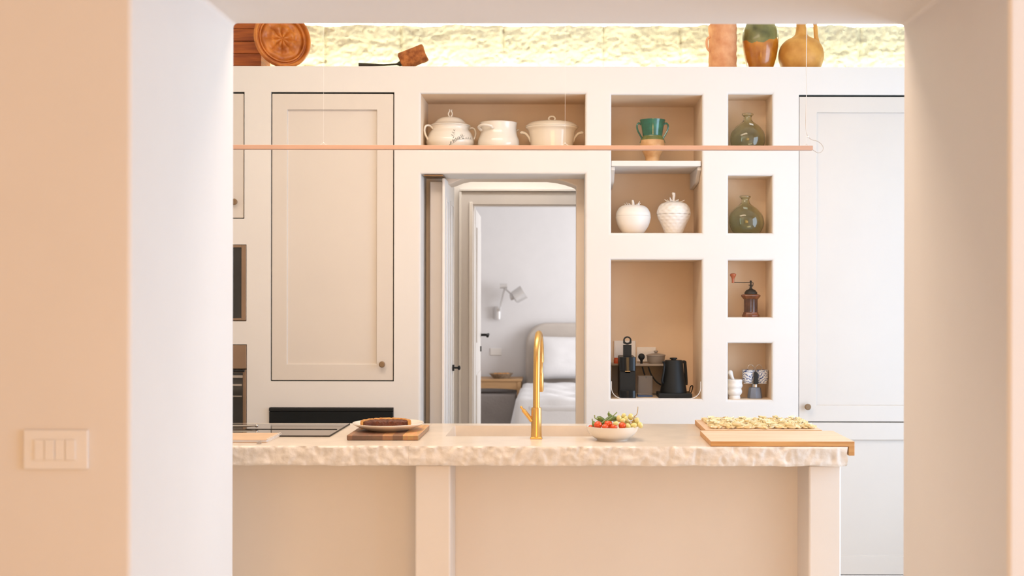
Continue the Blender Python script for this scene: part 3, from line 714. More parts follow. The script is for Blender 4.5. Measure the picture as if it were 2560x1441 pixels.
def sepals(bm, n, r, z, up, w_, seed):
    q = random.Random(seed)
    for k in range(n):
        a = 2 * PI * k / n + q.uniform(-.2, .2); L_ = r * q.uniform(.8, 1.15); u = up * q.uniform(.4, 1.5)
        d = Vector((math.cos(a), math.sin(a), 0)); s = Vector((-d.y, d.x, 0))
        pts = [(.1, 0, .6), (.4, .25, 1), (.7, .35, .7), (1.0, .35 + u, .05)]
        T, B_ = [], []
        for f_, h, wd in pts:
            c = d * L_ * f_ + Vector((0, 0, z + h * r * .35))
            T.append((bm.verts.new(c + s * w_ * wd), bm.verts.new(c - s * w_ * wd))); B_.append((bm.verts.new(c + s * w_ * wd - Vector((0, 0, .003))), bm.verts.new(c - s * w_ * wd - Vector((0, 0, .003)))))
        for i in range(3):
            bm.faces.new((T[i][0], T[i+1][0], T[i+1][1], T[i][1])); bm.faces.new((B_[i][0], B_[i][1], B_[i+1][1], B_[i+1][0]))
            bm.faces.new((T[i][0], B_[i][0], B_[i+1][0], T[i+1][0])); bm.faces.new((T[i][1], T[i+1][1], B_[i+1][1], B_[i][1]))
        bm.faces.new((T[0][0], T[0][1], B_[0][1], B_[0][0])); bm.faces.new((T[3][0], B_[3][0], B_[3][1], T[3][1]))
sepals(bm, 6, .045, .139, .9, .007, 4); obj('stem', bm, 'matte_white', ld)
t = thing('strawberry_jar', 'matte white lidded jar shaped like a strawberry, right of the apple one', 'jar', (X(1684, yG), yG, zG))
def berry(a, z):
    row = round(z / .016); ph = a * 14 / (2 * PI) + .5 * (row % 2)
    dx = (ph - round(ph)); dz = (z / .016 - row); q = dx * dx * 3.0 + dz * dz * 3.0
    return 1 - .050 * math.exp(-q * 5)
pb = smooth_prof([(.040, 0), (.047, .01), (.062, .045), (.078, .078), (.0845, .098)], 8)
bm = BM(); lathe(bm, [(0, 0)] + pb + [(0, .098)], 112, rfun=berry); lathe(bm, [(.084, .0980), (.0846, .0981), (.0846, .0987), (.084, .0988)], 60, mfun=lambda q: 1); obj('body', bm, ['matte_white', 'seam'], t)
bm = BM(); lathe(bm, [(0, .0988), (.0845, .0988)] + smooth_prof([(.0848, .0995), (.084, .115), (.075, .138), (.058, .154), (.03, .160), (0, .158)], 8), 112, rfun=berry); ld = obj('lid', bm, 'matte_white', t)
bm = BM(); tube(bm, [(0, 0, .158), (-.001, 0, .175), (.001, 0, .192), (-.001, 0, .204), (-.001, 0, .208)], [.008, .0065, .0075, .009, .006], seg=12, smooth=3); sepals(bm, 6, .058, .157, .7, .010, 9); obj('stem', bm, 'matte_white', ld)

# ------------------------------------------------------------------ glass bottles
yB_ = F + .097
def bottle(label, px, z, tilt, st):
    t = thing('glass_bottle', label, 'bottle', (X(px, yB_), yB_, z), group=None)
    outer = smooth_prof([(.055, .001), (.066, .006), (.082, .035), (.0865, .062), (.080, .095), (.058, .124), (.034, .142), (.0235, .152), (.019, .166), (.020, .174), (.028, .181), (.0285, .186)], 5)
    inner = [(max(r - .0035, .001), z_) for r, z_ in reversed(outer)]
    inner[-1] = (.05, .006)
    def lean(a, z_): return 1.0
    bm = BM(); lathe(bm, [(0, .001)] + outer + [(.0265, .188)] + inner + [(0, .007)], 48)
    if tilt:
        for v in bm.verts:
            q = max(0, v.co.z - .05); v.co.x += tilt * q; v.co.z -= (.03 * v.co.x if v.co.z > .05 else 0)
    obj('glass', bm, 'bottle_glass', t)
    bm = BM(); n = 4; rows = []
    zc = .123 + st[1]; 
    for i in range(n + 1):
        u = -.010 + .020 * i / n + st[0]; row = []
        for j in range(2):
            zz = zc + (.010 if j else 0) - .2 * (u - st[0]); r = .0595 + (.001) - (.012 if j else 0)
            row.append(bm.verts.new((u + (tilt * .075), -math.sqrt(r*r - u*u) - .001, zz)))
        rows.append(row)
    for i in range(n): bm.faces.new((rows[i][0], rows[i+1][0], rows[i+1][1], rows[i][1]))
    obj('price_sticker', bm, 'sticker', t)
    return t
bottle('round-bellied green glass bottle in the top small niche', 1868.5, SN[0][2], 0, (.010, .0))
bottle('round-bellied green glass bottle with leaning neck in the second small niche', 1866.5, SN[1][2], -.06, (-.010, -.004))

# ------------------------------------------------------------------ coffee grinder
yC = F + .09; k = yC / FPX
t = thing('coffee_grinder', 'antique dark wooden hand coffee grinder with crank in the third small niche', 'coffee grinder', (X(1877, yC), yC, SN[2][2]))
bm = BM(); flute = lambda a, z: 1 + .035 * math.cos(8 * a)
lathe(bm, [(0, .024), (.0335, .024), (.0335, .086), (.036, .090), (0, .090)], 96, rfun=lambda a, z: 1 - .07 * max(0, math.cos(8 * a + .3)) ** 2); obj('body', bm, 'mill_wood', t)
bm = BM(); lathe(bm, [(0, 0), (.0425, 0), (.043, .010), (.038, .016), (.037, .0238), (0, .0238)], 8); obj('base', bm, 'mill_trim', t, bevel=.001)
bm = BM(); lathe(bm, [(0, .0902), (.038, .0902), (.046, .100), (.049, .1045), (.047, .110), (.035, .113), (0, .113)], 8); obj('top_rim', bm, 'mill_trim', t, bevel=.001)
bm = BM(); lathe(bm, [(.032, .1132), (.031, .122), (.022, .133), (.009, .139), (.0055, .146), (.0055, .156), (.012, .157), (.012, .159), (.004, .160), (.004, .172), (.0055, .178), (0, .182)], 28); obj('dome', bm, 'dark_iron', t)
bm = BM(); tube(bm, [(.0, 0, .168), (.010, 0, .171), (.011, 0, .158), (.006, 0, .150)], .0016, smooth=3); tube(bm, [(0, -.002, .172), (-.03, -.004, .1705), (-.086, -.006, .1715)], .0022, seg=6); cr = obj('crank', bm, 'dark_iron', t)
bm = BM(); lathe(bm, smooth_prof([(.004, .168), (.007, .170), (.0062, .178), (.008, .192), (.0155, .206), (.014, .213), (.006, .216), (0, .216)], 4), 20, cx=-.089, cy=-.006); obj('grip', bm, 'red_wood', cr)

# ------------------------------------------------------------------ bottom small niche
z4 = SN[3][2]; y4 = F + .095; k = y4 / FPX
t = thing('mortar', 'white lobed stone mortar in the bottom small niche, left of the coffee maker', 'mortar', (X(1836.5, F + .06), F + .06, z4))
bm = BM(); lathe(bm, [(0, 0)] + smooth_prof([(.027, 0), (.028, .010), (.026, .016), (.034, .026), (.0365, .038), (.033, .050), (.0385, .064), (.036, .078), (.0375, .092), (.034, .096)], 4) + [(.029, .095), (.02, .06), (0, .04)], 40, rfun=lambda a, z: 1 + .03 * math.cos(4 * a + .5)); obj('bowl', bm, 'matte_white', t)
t = thing('pestle', 'white rounded pestle standing in the stone mortar', 'pestle', (X(1836.5, F + .06), F + .06, z4 + .045))
bm = BM(); tube(bm, [(.010, 0, .0), (0, 0, .03), (-.012, 0, .062), (-.0205, 0, .085)], [.012, .0085, .008, .0125], seg=14, smooth=4); ball(bm, (-.021, 0, .0845), .0125); obj('rod', bm, 'matte_white', t)
t = thing('coffee_maker', 'grey faceted stovetop coffee maker with twin curled spouts in the bottom small niche', 'coffee maker', (X(1887.5, y4), y4, z4))
bm = BM(); lathe(bm, [(0, 0), (.036, 0), (.0372, .006), (.030, .050), (.026, .055), (0, .055)], 8); obj('boiler', bm, 'moka_grey', t, bevel=.001)
bm = BM(); lathe(bm, [(0, .0552), (.018, .0552), (.018, .070), (.013, .073), (0, .073)], 24); bx(bm, -.058, .058, -.014, .018, .073, .076); obj('cup_stand', bm, 'steel', t, bevel=.001)
bm = BM(); prism(bm, [(-.010, .072), (.012, .072), (.009, .128), (-.007, .134)], -.036, -.022); obj('handle', bm, 'black_plastic', t, bevel=.002)
bm = BM(); tube(bm, [(0, 0, .076), (0, 0, .140)], .003, seg=8)
for s in (-1, 1): tube(bm, [(0, 0, .138), (s*.006, 0, .156), (s*.018, 0, .166), (s*.030, 0, .162), (s*.036, -.002, .148), (s*.035, -.002, .142)], .0013, smooth=5, seg=8)
obj('twin_spout', bm, 'steel', t)
cup = thing('espresso_cup', 'small white cup with blue scroll pattern, left one on the coffee maker stand', 'cup', (X(1872.0, y4), y4 + .004, z4 + .076))
bm = BM(); lathe(bm, [(0, 0), (.022, 0), (.0285, .012), (.0305, .030), (.0315, .062), (.0325, .064), (.0300, .064), (.029, .03), (.02, .008), (0, .006)], 40); obj('body', bm, 'cup_pattern', cup)
dup(cup, (X(1905.5, y4), y4 + .004, z4 + .076), 'small white cup with blue scroll pattern, right one on the coffee maker stand', (0, 0, 2.2))

# ------------------------------------------------------------------ coffee niche
zC = NB[2]
yM = F + .025
t = thing('coffee_machine', 'slim black capsule coffee machine with raised ring handle in the big lower niche', 'coffee machine', (X(1569.5, yM), yM, zC))
sc_ = yM / FPX
bm = BM(); bx(bm, -.039, .039, .0125, .205, .001, .204); obj('housing', bm, 'black_plastic', t, bevel=.006, seg=3)
arc_ = [(-.040 + .080 * i / 14, .004 - .012 * math.sin(PI * i / 14) ** .6) for i in range(15)] + [(.040, .0119), (-.040, .0119)]
bm = BM(); prism(bm, arc_, .135, .204, axis='z'); obj('front_panel', bm, 'black_gloss', t, bevel=.002, seg=2, angle=50)
bm = BM(); bx(bm, -.036, .036, .004, .0125, .040, .133); obj('cup_recess', bm, 'black_matte', t)
bm = BM(); prism(bm, arc_, .001, .040, axis='z'); obj('drip_tray', bm, 'black_gloss', t, bevel=.002, seg=2, angle=50)
bm = BM()
R_, r_ = .0205, .0125; zc_ = .2835; n = 20
bx(bm, -R_, R_, .03, .045, .204, .262)
outer = [(R_ * math.cos(a), zc_ + R_ * math.sin(a)) for a in [PI * i / n for i in range(n + 1)]] + [(-R_, .262), (R_, .262)]
ov = [(R_ * math.cos(2*PI*i/32), zc_ + R_ * math.sin(2*PI*i/32)) for i in range(32)]
ov = [(max(-R_, min(R_, a)) if b > zc_ else (R_ * (1 if a > 0 else -1) if abs(a) > R_ * .7 else a), b if b > zc_ else (max(.262, b) if abs(a) < R_ * .7 else b)) for a, b in ov]
iv = [(r_ * math.cos(2*PI*i/32), zc_ + .001 + r_ * math.sin(2*PI*i/32)) for i in range(32)]
A = [[bm.verts.new((a, yy, b)) for a, b in P_] for yy in (.032, .043) for P_ in (ov, iv)]
for i in range(32):
    j = (i + 1) % 32
    bm.faces.new((A[0][i], A[0][j], A[1][j], A[1][i])); bm.faces.new((A[2][i], A[3][i], A[3][j], A[2][j]))
    bm.faces.new((A[0][i], A[2][i], A[2][j], A[0][j])); bm.faces.new((A[1][i], A[1][j], A[3][j], A[3][i]))
obj('ring_handle', bm, 'black_matte', t)
bm = BM(); bx(bm, -.012, .012, .004, .011, .125, .134); obj('nozzle', bm, 'steel', t)
# kettle
yK = F + .115; k = yK / FPX
t = thing('kettle_base', 'flat black square power base under the electric kettle', 'kettle base', (X(1686, yK), yK, zC))
bm = BM(); bx(bm, -.084, .082, -.07, .08, .001, .024); obj('plate', bm, 'black_matte', t, bevel=.004, seg=3)
bm = BM(); tube(bm, [(.075, .06, .012), (.088, .04, .02), (.094, .02, .050), (.089, .02, .056), (.082, .03, .046), (.08, .05, .025), (.06, .085, .006), (-.02, .11, .005), (-.12, .12, .006)], .0028, smooth=5); obj('power_cord', bm, 'black_matte', t)
t = thing('electric_kettle', 'matte black tapered gooseneck kettle standing on its power base', 'kettle', (X(1684, yK), yK, zC + .0245), rz=math.radians(12))
bm = BM(); lathe(bm, [(0, 0), (.066, 0), (.0665, .004), (.060, .045), (.052, .10), (.047, .150), (.045, .156), (0, .156)], 48); obj('body', bm, 'black_matte', t)
bm = BM(); lathe(bm, [(0, .1562), (.043, .1562), (.042, .160), (.012, .161), (.012, .164), (.019, .166), (.019, .170), (.016, .172), (0, .172)], 36); obj('lid', bm, 'black_plastic', t)
bm = BM(); tube(bm, [(-.056, -.012, .045), (-.068, -.03, .06), (-.062, -.034, .10), (-.058, -.034, .140), (-.068, -.045, .155)], [.008, .006, .005, .0045, .0042], smooth=5); obj('gooseneck_spout', bm, 'black_matte', t)
bm = BM(); tube(bm, [(.044, .0, .150), (.058, .0, .150), (.060, 0, .140), (.064, 0, .09), (.066, 0, .05), (.0655, 0, .035)], .0065, smooth=4, flat=1.2); obj('handle', bm, 'black_matte', t)
# riser shelf behind
yR = F + .30
t = thing('riser_shelf', 'low grey-beige riser shelf at the back of the big lower niche', 'shelf', (X(1590, yR), yR, zC))
zr = Z(909, yR) - zC
x0, x1 = X(1526, yR) - X(1590, yR), X(1662, yR) - X(1590, yR)
x0 = max(x0, NB[0] + .004 - t.location.x)
bm = BM(); bx(bm, x0, x1, -.055, .085, zr - .010, zr); obj('top', bm, 'riser_grey', t, bevel=.002)
for xx in (x0, x1 - .006): 
    bm = BM(); bx(bm, xx, xx + .006, -.055, .085, .001, zr - .0105); obj('leg', bm, 'riser_grey', t, bevel=.001)
bm = BM(); bx(bm, x0 + .006, x1 - .006, .078, .084, .001, zr - .0105); obj('back_panel', bm, 'riser_grey', t)
for pxs, lab in (([(1606, 917), (1609, 928), (1615, 945)], 'short black cable hanging under the riser shelf'), ([(1621, 917), (1629, 938), (1642, 955), (1656, 964)], 'long black cable curving down behind the kettle')):
    bm = BM(); tube(bm, [(X(a, yR - .06), yR - .062, Z(b, yR - .06)) for a, b in pxs], .004, smooth=5)
    tag(obj('power_cable', bm, 'black_matte'), lab, 'cable')
t = thing('lidded_pot', 'small grey lidded enamel pot on the riser shelf behind the kettle', 'pot', (X(1640, yR), yR, zC + zr))
bm = BM(); lathe(bm, [(0, 0), (.036, 0), (.044, .012), (.047, .035), (.048, .040), (0, .040)], 36); obj('body', bm, 'grey_enamel', t)
bm = BM(); lathe(bm, [(.050, .0402), (.049, .045), (.02, .052), (.007, .053), (.007, .057), (.011, .060), (.010, .066), (0, .067), ], 36); ld = obj('lid', bm, 'grey_enamel', t)
t = thing('spice_jar', 'tiny orange-red jar on the riser shelf at the left of the coffee machine', 'jar', (X(1540.5, yR), yR, zC + zr))
bm = BM(); lathe(bm, [(0, 0), (.012, 0), (.012, .018), (.010, .021), (0, .021)], 20); obj('body', bm, 'orange_red', t)
bm = BM(); lathe(bm, [(0, .0212), (.0095, .0212), (.0095, .029), (0, .029)], 20); obj('cap', bm, 'orange_red', t)
t = thing('socket_plug', 'round black plug standing upright on the riser shelf', 'scoop', (X(1604, yR - .03), yR - .03, zC + zr))
bm = BM(); ball(bm, (0, 0, .036), .0175, sy=.5, sz=1.0); tube(bm, [(0, 0, .001), (0, 0, .012), (0, 0, .025)], [.007, .006, .010], seg=12); obj('body', bm, 'black_matte', t)  # black plug, shaped as a flattened ball on a short foot
t = thing('water_tank', 'clear water container with blue base between the coffee machine and kettle', 'water tank', (X(1612.5, F + .15), F + .15, zC))
bm = BM(); bx(bm, -.036, .036, -.035, .035, .009, .105); obj('tank', bm, 'clear_plastic', t, bevel=.005, seg=3)
bm = BM(); bx(bm, -.037, .037, -.036, .036, .001, .0085); obj('base', bm, 'blue_base', t, bevel=.002)
def outlet(label, px0, px1, py0, py1):
    yb = F + .40; x0, x1 = X(px0, yb), X(px1, yb); z0, z1 = Z(py1, yb), Z(py0, yb)
    t = thing('wall_socket', label, 'socket', ((x0+x1)/2, yb, z0))
    bm = BM(); bx(bm, x0, x1, yb - .008, yb, z0, z1); obj('plate', bm, 'switch_plastic', t, bevel=.003, world=True)
    bm = BM(); n = max(1, round((x1 - x0) / .045))
    bm.free()
    for q in range(n):
        bm = BM(); cx = x0 + (x1 - x0) * (q + .5) / n; bx(bm, cx - .012, cx + .012, yb - .0095, yb - .0081, (z0+z1)/2 - .02, (z0+z1)/2 + .02)
        obj('insert', bm, 'switch_plastic', t, bevel=.001, world=True)
outlet('pale socket plate on the niche wall above the coffee machine, left of the pair', 1535, 1589, 852, 902)
outlet('pale socket plate on the niche wall behind the plug and pot, right of the pair', 1592, 1640, 868, 905)
# white curved tray edge
t = thing('niche_tray', 'thin white round-cornered tray lining the floor of the big lower niche', 'tray', ((NB[0]+NB[1])/2, F + .01, zC))
hwid = (NB[1] - NB[0]) / 2 - .002; R_ = .055; th = .0028
def U(off):
    p = [(-hwid + off, .085)]
    for i in range(0, 11):
        a = PI + PI/2 * i / 10; p.append((-hwid + R_ + (R_ - off) * math.cos(a), .0005 + R_ + (R_ - off) * math.sin(a)))
    for i in range(0, 11):
        a = 1.5 * PI + PI/2 * i / 10; p.append((hwid - R_ + (R_ - off) * math.cos(a), .0005 + R_ + (R_ - off) * math.sin(a)))
    p.append((hwid - off, .085)); return p
bm = BM(); prism_pts = U(0) + list(reversed(U(th)))
o_, i_ = U(0), U(th)
for (ya, yb2) in ((0, .006),):
    r0 = [(bm.verts.new((a, ya, b)), bm.verts.new((a, yb2, b))) for a, b in o_]; r1 = [(bm.verts.new((a, ya, b)), bm.verts.new((a, yb2, b))) for a, b in i_]
    for i in range(len(o_) - 1):
        bm.faces.new((r0[i][0], r0[i+1][0], r1[i+1][0], r1[i][0])); bm.faces.new((r0[i][1], r1[i][1], r1[i+1][1], r0[i+1][1]))
        bm.faces.new((r0[i][0], r0[i][1], r0[i+1][1], r0[i+1][0])); bm.faces.new((r1[i][0], r1[i+1][0], r1[i+1][1], r1[i][1]))
obj('rim', bm, 'white_paint', t)

# ------------------------------------------------------------------ pieces on top of the niche wall
yT = F + .15; S6 = yT / FPX
t = thing('wooden_trough', 'dark orange old wooden trough with horizontal boards, far left on the wall top', 'trough', (X(575, yT), yT + .05, WALLTOP))
bm = BM(); bx(bm, -.22, .165, -.045, .16, .001, .032); obj('base', bm, 'old_wood', t, bevel=.006)
for k in range(6):
    bm = BM(); bx(bm, -.21, .150 - (.004 * (k % 2)), -.035, .152, .033 + k * .062, .033 + k * .062 + .0605); obj('board', bm, 'old_wood', t, bevel=.003)
t = thing('carved_dish', 'round carved orange-brown dish with flower relief, leaning against the old trough', 'dish', (X(714, yT), yT - .075, WALLTOP), rz=math.radians(30), rx=math.radians(-7))
bm = BM(); RD = .150; n = 96; rings = []
def dish_h(r, a):
    q = r / RD
    h = .0
    if q > .86: h = .014 * math.sin((q - .86) / .14 * PI) + .006
    elif q > .80: h = -.003
    elif q > .74: h = .005
    else:
        pet = abs(math.sin(a * 4)) ; h = -.006 + .014 * pet * math.sin(PI * min(1, q / .74)) + .004 * math.sin(q * 22)
    return h
for i in range(0, 49):
    r = RD * i / 48
    if i == 0: rings.append([bm.verts.new((0, -.012 + .004, RD))])
    else: rings.append([bm.verts.new((r * .96 * math.cos(2*PI*j/n), -.012 - dish_h(r, 2*PI*j/n), RD * 1.0 + r * math.sin(2*PI*j/n))) for j in range(n)])
for i in range(48):
    for j in range(n):
        q = (j + 1) % n
        if i == 0: bm.faces.new((rings[0][0], rings[1][q], rings[1][j]))
        else: bm.faces.new((rings[i][j], rings[i][q], rings[i+1][q], rings[i+1][j]))
back = [bm.verts.new((v.co.x * .9, .014, RD + (v.co.z - RD) * .9)) for v in rings[-1]]
for j in range(n): bm.faces.new((rings[-1][j], rings[-1][(j+1) % n], back[(j+1) % n], back[j]))
bm.faces.new(back); obj('body', bm, 'carved_wood', t, angle=50)
t = thing('wooden_scoop', 'rough reddish wooden scoop with thin dark handle lying tilted on top of the wall', 'scoop', (X(1032, yT), yT, WALLTOP))
bm = BM()
c = Vector((0, 0, .074)); ax = Vector((math.cos(math.radians(22)), 0, math.sin(math.radians(22))))
tube(bm, [c - ax * .066, c - ax * .060, c, c + ax * .058, c + ax * .064], [.040, .045, .046, .045, .038], seg=40, smooth=3)
for v in bm.verts: v.co += Vector((1, 0, 1)) * .004 * noise.noise(v.co * 60)
hd = obj('head', bm, 'cork', t, angle=50)
bm = BM(); p0 = c - ax * .062 + Vector((0, 0, -.006)); tube(bm, [p0, p0 + Vector((-.012, 0, -.004)), p0 + Vector((-.025, 0, -.006)), p0 + Vector((-.09, 0, -.010)), Vector((-.235, 0, .036)), Vector((-.272, 0, .034))], [.014, .012, .005, .005, .008, .011], seg=12); obj('handle', bm, 'dark_iron', t)
t = thing('clay_cylinder', 'pale orange rough terracotta cylinder jar, left of the three pots on top of the wall', 'pot', (X(1806, yT), yT, WALLTOP))
bm = BM(); lathe(bm, [(0, .001)] + [(.069 + .0015 * math.sin(i * 1.7), .001 + i * .014) for i in range(18)] + [(.06, .24), (.055, .2), (0, .02)], 60)
for v in bm.verts:
    e = noise.noise(v.co * 40); v.co += Vector((v.co.x, v.co.y, 0)).normalized() * (.0025 * e + (.006 * max(0, noise.noise(v.co * 30)) if v.co.x < -.05 else 0))
obj('body', bm, 'terracotta', t, angle=60)
bm = BM(); handle(bm, [(-.063, -.02, .175), (-.082, -.022, .16), (-.081, -.022, .12), (-.064, -.02, .10)], .006); obj('handle', bm, 'terracotta', t)
t = thing('glazed_jar', 'barrel-shaped clay jar glazed amber below and mossy green above, middle of the three pots', 'jar', (X(1900, yT), yT, WALLTOP))
pf = smooth_prof([(.058, .001), (.064, .02), (.078, .07), (.088, .13), (.090, .165), (.086, .205), (.074, .235), (.070, .25), (.076, .262)], 14)
nq = len(pf)
bm = BM(); lathe(bm, [(0, .001)] + pf + [(.07, .262), (.064, .25), (0, .2)], 220)
for f in bm.faces:
    cc = f.calc_center_median(); a = math.atan2(cc.y, cc.x)
    if cc.z > .150 + .016 * math.sin(a * 2.0 + 2.2) + .004 * math.sin(a * 9): f.material_index = 1
obj('body', bm, ['amber_glaze', 'moss_glaze'], t)
t = thing('clay_jug', 'ochre clay jug with round belly, narrow neck and side handle, right of the three pots', 'jug', (X(2001.5, yT), yT, WALLTOP))
bm = BM(); lathe(bm, [(0, .001)] + smooth_prof([(.086, .001), (.096, .02), (.110, .06), (.112, .095), (.102, .13), (.078, .158), (.045, .176), (.029, .195), (.025, .235), (.026, .275), (.034, .30)], 6) + [(.028, .30), (.02, .27), (0, .2)], 60); obj('body', bm, 'jug_clay', t)
bm = BM(); handle(bm, [(.026, 0, .285), (.050, 0, .295), (.066, 0, .275), (.072, 0, .22), (.076, 0, .175), (.082, 0, .145), (.086, 0, .125)], [.009, .011, .011, .0105, .011, .013, .010]); obj('handle', bm, 'jug_clay', t)

# ------------------------------------------------------------------ on the counter
# butcher-block board, plate, tart
bx0, bx1 = X(867, 4.392), X(1047, 4.392)
t = thing('chopping_board', 'small thick end-grain chopping board of mixed woods under the tart plate', 'chopping board', ((bx0+bx1)/2, 4.57, CT + .0005))
bm = BM(); hw_ = (bx1 - bx0) / 2; bx(bm, -hw_, hw_, -.178, .178, 0, .0195)
for f in bm.faces: f.normal_update(); f.material_index = 1 if f.normal.z > .5 else 0
obj('block', bm, ['butcher_edge', 'butcher_top'], t, bevel=.004, seg=3)
pc = (X(971.5, 4.57), 4.565, CT + .0203)
t = thing('dinner_plate', 'shallow off-white plate holding the tart on the small chopping board', 'plate', pc)
bm = BM(); lathe(bm, [(0, 0)] + smooth_prof([(.075, 0), (.082, .002), (.105, .010), (.128, .020), (.1345, .027)], 4) + smooth_prof([(.1335, .0285), (.125, .023), (.10, .0125), (.075, .007), (0, .006)], 4), 64); obj('dish', bm, 'white_ceramic', t)
t = thing('tart', 'dark brown fruit tart with golden crust edge lying on the white plate', 'tart', (pc[0] - .003, pc[1] - .008, pc[2] + .0068)); t.scale = (1.0, 1.0, 1.3)
bm = BM()
def tart_poly(R0, off=0):
    return [(R0 * math.cos(a), R0 * .62 * math.sin(a) - .02 + off) for a in [PI * i / 28 for i in range(29)]]
# filling: half-round slab, flat cut side to the viewer
P0 = [(-.088, -.034)] + [(.088 * math.cos(PI - PI * i / 28), -.030 + .10 * math.sin(PI * i / 28)) for i in range(29)] + [(.088, -.034)]
nx, ny = 44, 16; G = []
for j in range(ny + 1):
    row = []
    for i in range(nx + 1):
        u = -1 + 2 * i / nx; yy0 = -.040 + .005 * math.sin(u * 9); yy1 = -.03 + .10 * math.sqrt(max(0, 1 - (u * .98) ** 2)); y = yy0 + (yy1 - yy0) * j / ny
        x = u * .081; z = .0215 + .0035 * noise.noise(Vector((x * 70, y * 70, 0))) + .002 * noise.noise(Vector((x * 180, y * 180, 2)))
        if abs(x - .004) < .0025: z -= .006
        row.append(bm.verts.new((x, y, z)))
    G.append(row)
for j in range(ny):
    for i in range(nx): bm.faces.new((G[j][i], G[j][i+1], G[j+1][i+1], G[j+1][i]))
edge = G[0] + [G[j][-1] for j in range(1, ny + 1)] + list(reversed(G[ny][:-1])) + [G[j][0] for j in range(ny - 1, 0, -1)]
low = [bm.verts.new((v.co.x, v.co.y + .002 * noise.noise(v.co * 90), .001)) for v in edge]
for i in range(len(edge)): j = (i + 1) % len(edge); bm.faces.new((edge[i], edge[j], low[j], low[i]))
bm.faces.new(low); obj('filling', bm, 'filling', t, angle=60)
bm = BM()
n = 40; ring = []
for i in range(n + 1):
    a = PI * i / n; w_ = .010 + .0015 * noise.noise(Vector((a * 6, 0, 0))); zz = .026 + .0025 * noise.noise(Vector((a * 9, 2, 0)))
    ci, si = math.cos(a), math.sin(a)
    def pt(r, z): return bm.verts.new((r * ci, -.042 + (r + .022) * si, z))
    ring.append([pt(.0845, .0), pt(.0835, zz - .003), pt(.0875, zz), pt(.0875 + w_ - .003, zz - .001), pt(.0855 + w_, zz - .008), pt(.083 + w_, 0)])
for i in range(n):
    for k_ in range(6): bm.faces.new((ring[i][k_], ring[i][(k_+1) % 6], ring[i+1][(k_+1) % 6], ring[i+1][k_]))
bm.faces.new(ring[0]); bm.faces.new(list(reversed(ring[-1]))); obj('crust', bm, 'crust', t, angle=50)

# fruit bowl
bc = Vector((X(1531, 4.43), 4.43, CT + .0003))
t = thing('fruit_bowl', 'white bowl heaped with tomatoes, peppers and grapes near the tap', 'bowl', bc)
bm = BM(); lathe(bm, [(0, 0), (.056, 0), (.057, .003)] + smooth_prof([(.060, .005), (.077, .016), (.091, .032), (.0985, .052)], 5) + smooth_prof([(.0965, .0525), (.089, .034), (.075, .019), (.055, .009), (0, .007)], 5), 64); obj('shell', bm, 'white_ceramic', t)
def bp_(px, py, D): return Vector((X(px, D), D, Z(py, D)))
TG = 'cherry tomatoes in the fruit bowl'
toms = [(1478.5, 1070.5, 4.43, .0125, 'tomato peeking over the left rim of the bowl'), (1495.5, 1063.5, 4.385, .0155, 'round tomato in front of the green peppers, second from left in the bowl'),
        (1521, 1061.5, 4.39, .0165, 'highest and largest tomato at the middle of the bowl'), (1513.5, 1069, 4.36, .0125, 'small tomato below the highest one at the front rim'),
        (1535, 1069.5, 4.362, .0135, 'small tomato under the single loose grape at the front rim'), (1556.5, 1065.5, 4.375, .0145, 'glossy tomato at the right, beside the grapes')]
for px, py, D, r, lab in toms:
    p = bp_(px, py, D); t = thing('tomato', 'red-orange cherry ' + lab, 'tomato', p - Vector((0, 0, r)), group=TG)
    bm = BM(); ball(bm, (0, 0, r), r, sz=.95, u=24, v=16); obj('body', bm, 'tomato', t)
def pepper(label, pts, rs, stem, yflat=1):
    t = thing('green_pepper', label, 'pepper', Vector(bp_(*pts[0])) - Vector((0, 0, rs[0])), group='green peppers in the fruit bowl')
    bm = BM(); tube(bm, [bp_(*p) for p in pts], rs, seg=16, smooth=5)
    for v in bm.verts: v.co += Vector((0, 0, 1)) * .0012 * noise.noise(v.co * 80)
    obj('body', bm, 'pepper', t, world=True)
    bm = BM(); tube(bm, [bp_(*p) for p in stem], [.003, .0018, .0022], seg=8, smooth=4); obj('stem', bm, 'pepper_stem', t, world=True)
pepper('short green pepper with upright stem at the far left of the bowl', [(1484, 1055, 4.41), (1486, 1062, 4.40), (1492, 1070, 4.40)], [.004, .009, .006], [(1483.5, 1056, 4.41), (1481, 1050, 4.41), (1482, 1047.5, 4.41)])
pepper('dark green pepper with curled stem behind the second tomato', [(1492, 1046, 4.44), (1500, 1048, 4.44), (1508, 1053, 4.44), (1516, 1062, 4.44)], [.006, .0105, .0095, .006], [(1494, 1047, 4.43), (1488, 1046, 4.42), (1487, 1038, 4.42)])
pepper('small green pepper whose tip rises behind the long ones', [(1522, 1032, 4.46), (1523, 1037, 4.46), (1530, 1044, 4.46), (1540, 1054, 4.46)], [.0025, .0055, .008, .006], [(1523, 1034, 4.46), (1522.5, 1031, 4.46), (1523.5, 1029, 4.46)])
pepper('long green pepper lying diagonally, its pale stem pointing up right', [(1505, 1060, 4.39), (1516, 1052, 4.40), (1526, 1045, 4.41), (1531, 1043, 4.41)], [.0045, .0075, .0085, .005], [(1531, 1043, 4.41), (1538, 1036, 4.41), (1543, 1031, 4.41)])
pepper('long green pepper lying low behind the loose grape', [(1512, 1060, 4.385), (1524, 1051, 4.39), (1536, 1047, 4.40), (1550, 1050, 4.42)], [.004, .0065, .009, .007], [(1548, 1049, 4.42), (1552, 1048, 4.43), (1555, 1049, 4.43)])
t = thing('grape_bunch', 'bunch of pale green grapes with thin stalk hanging over the right rim of the bowl', 'grapes', bp_(1570, 1070, 4.40), group=None)
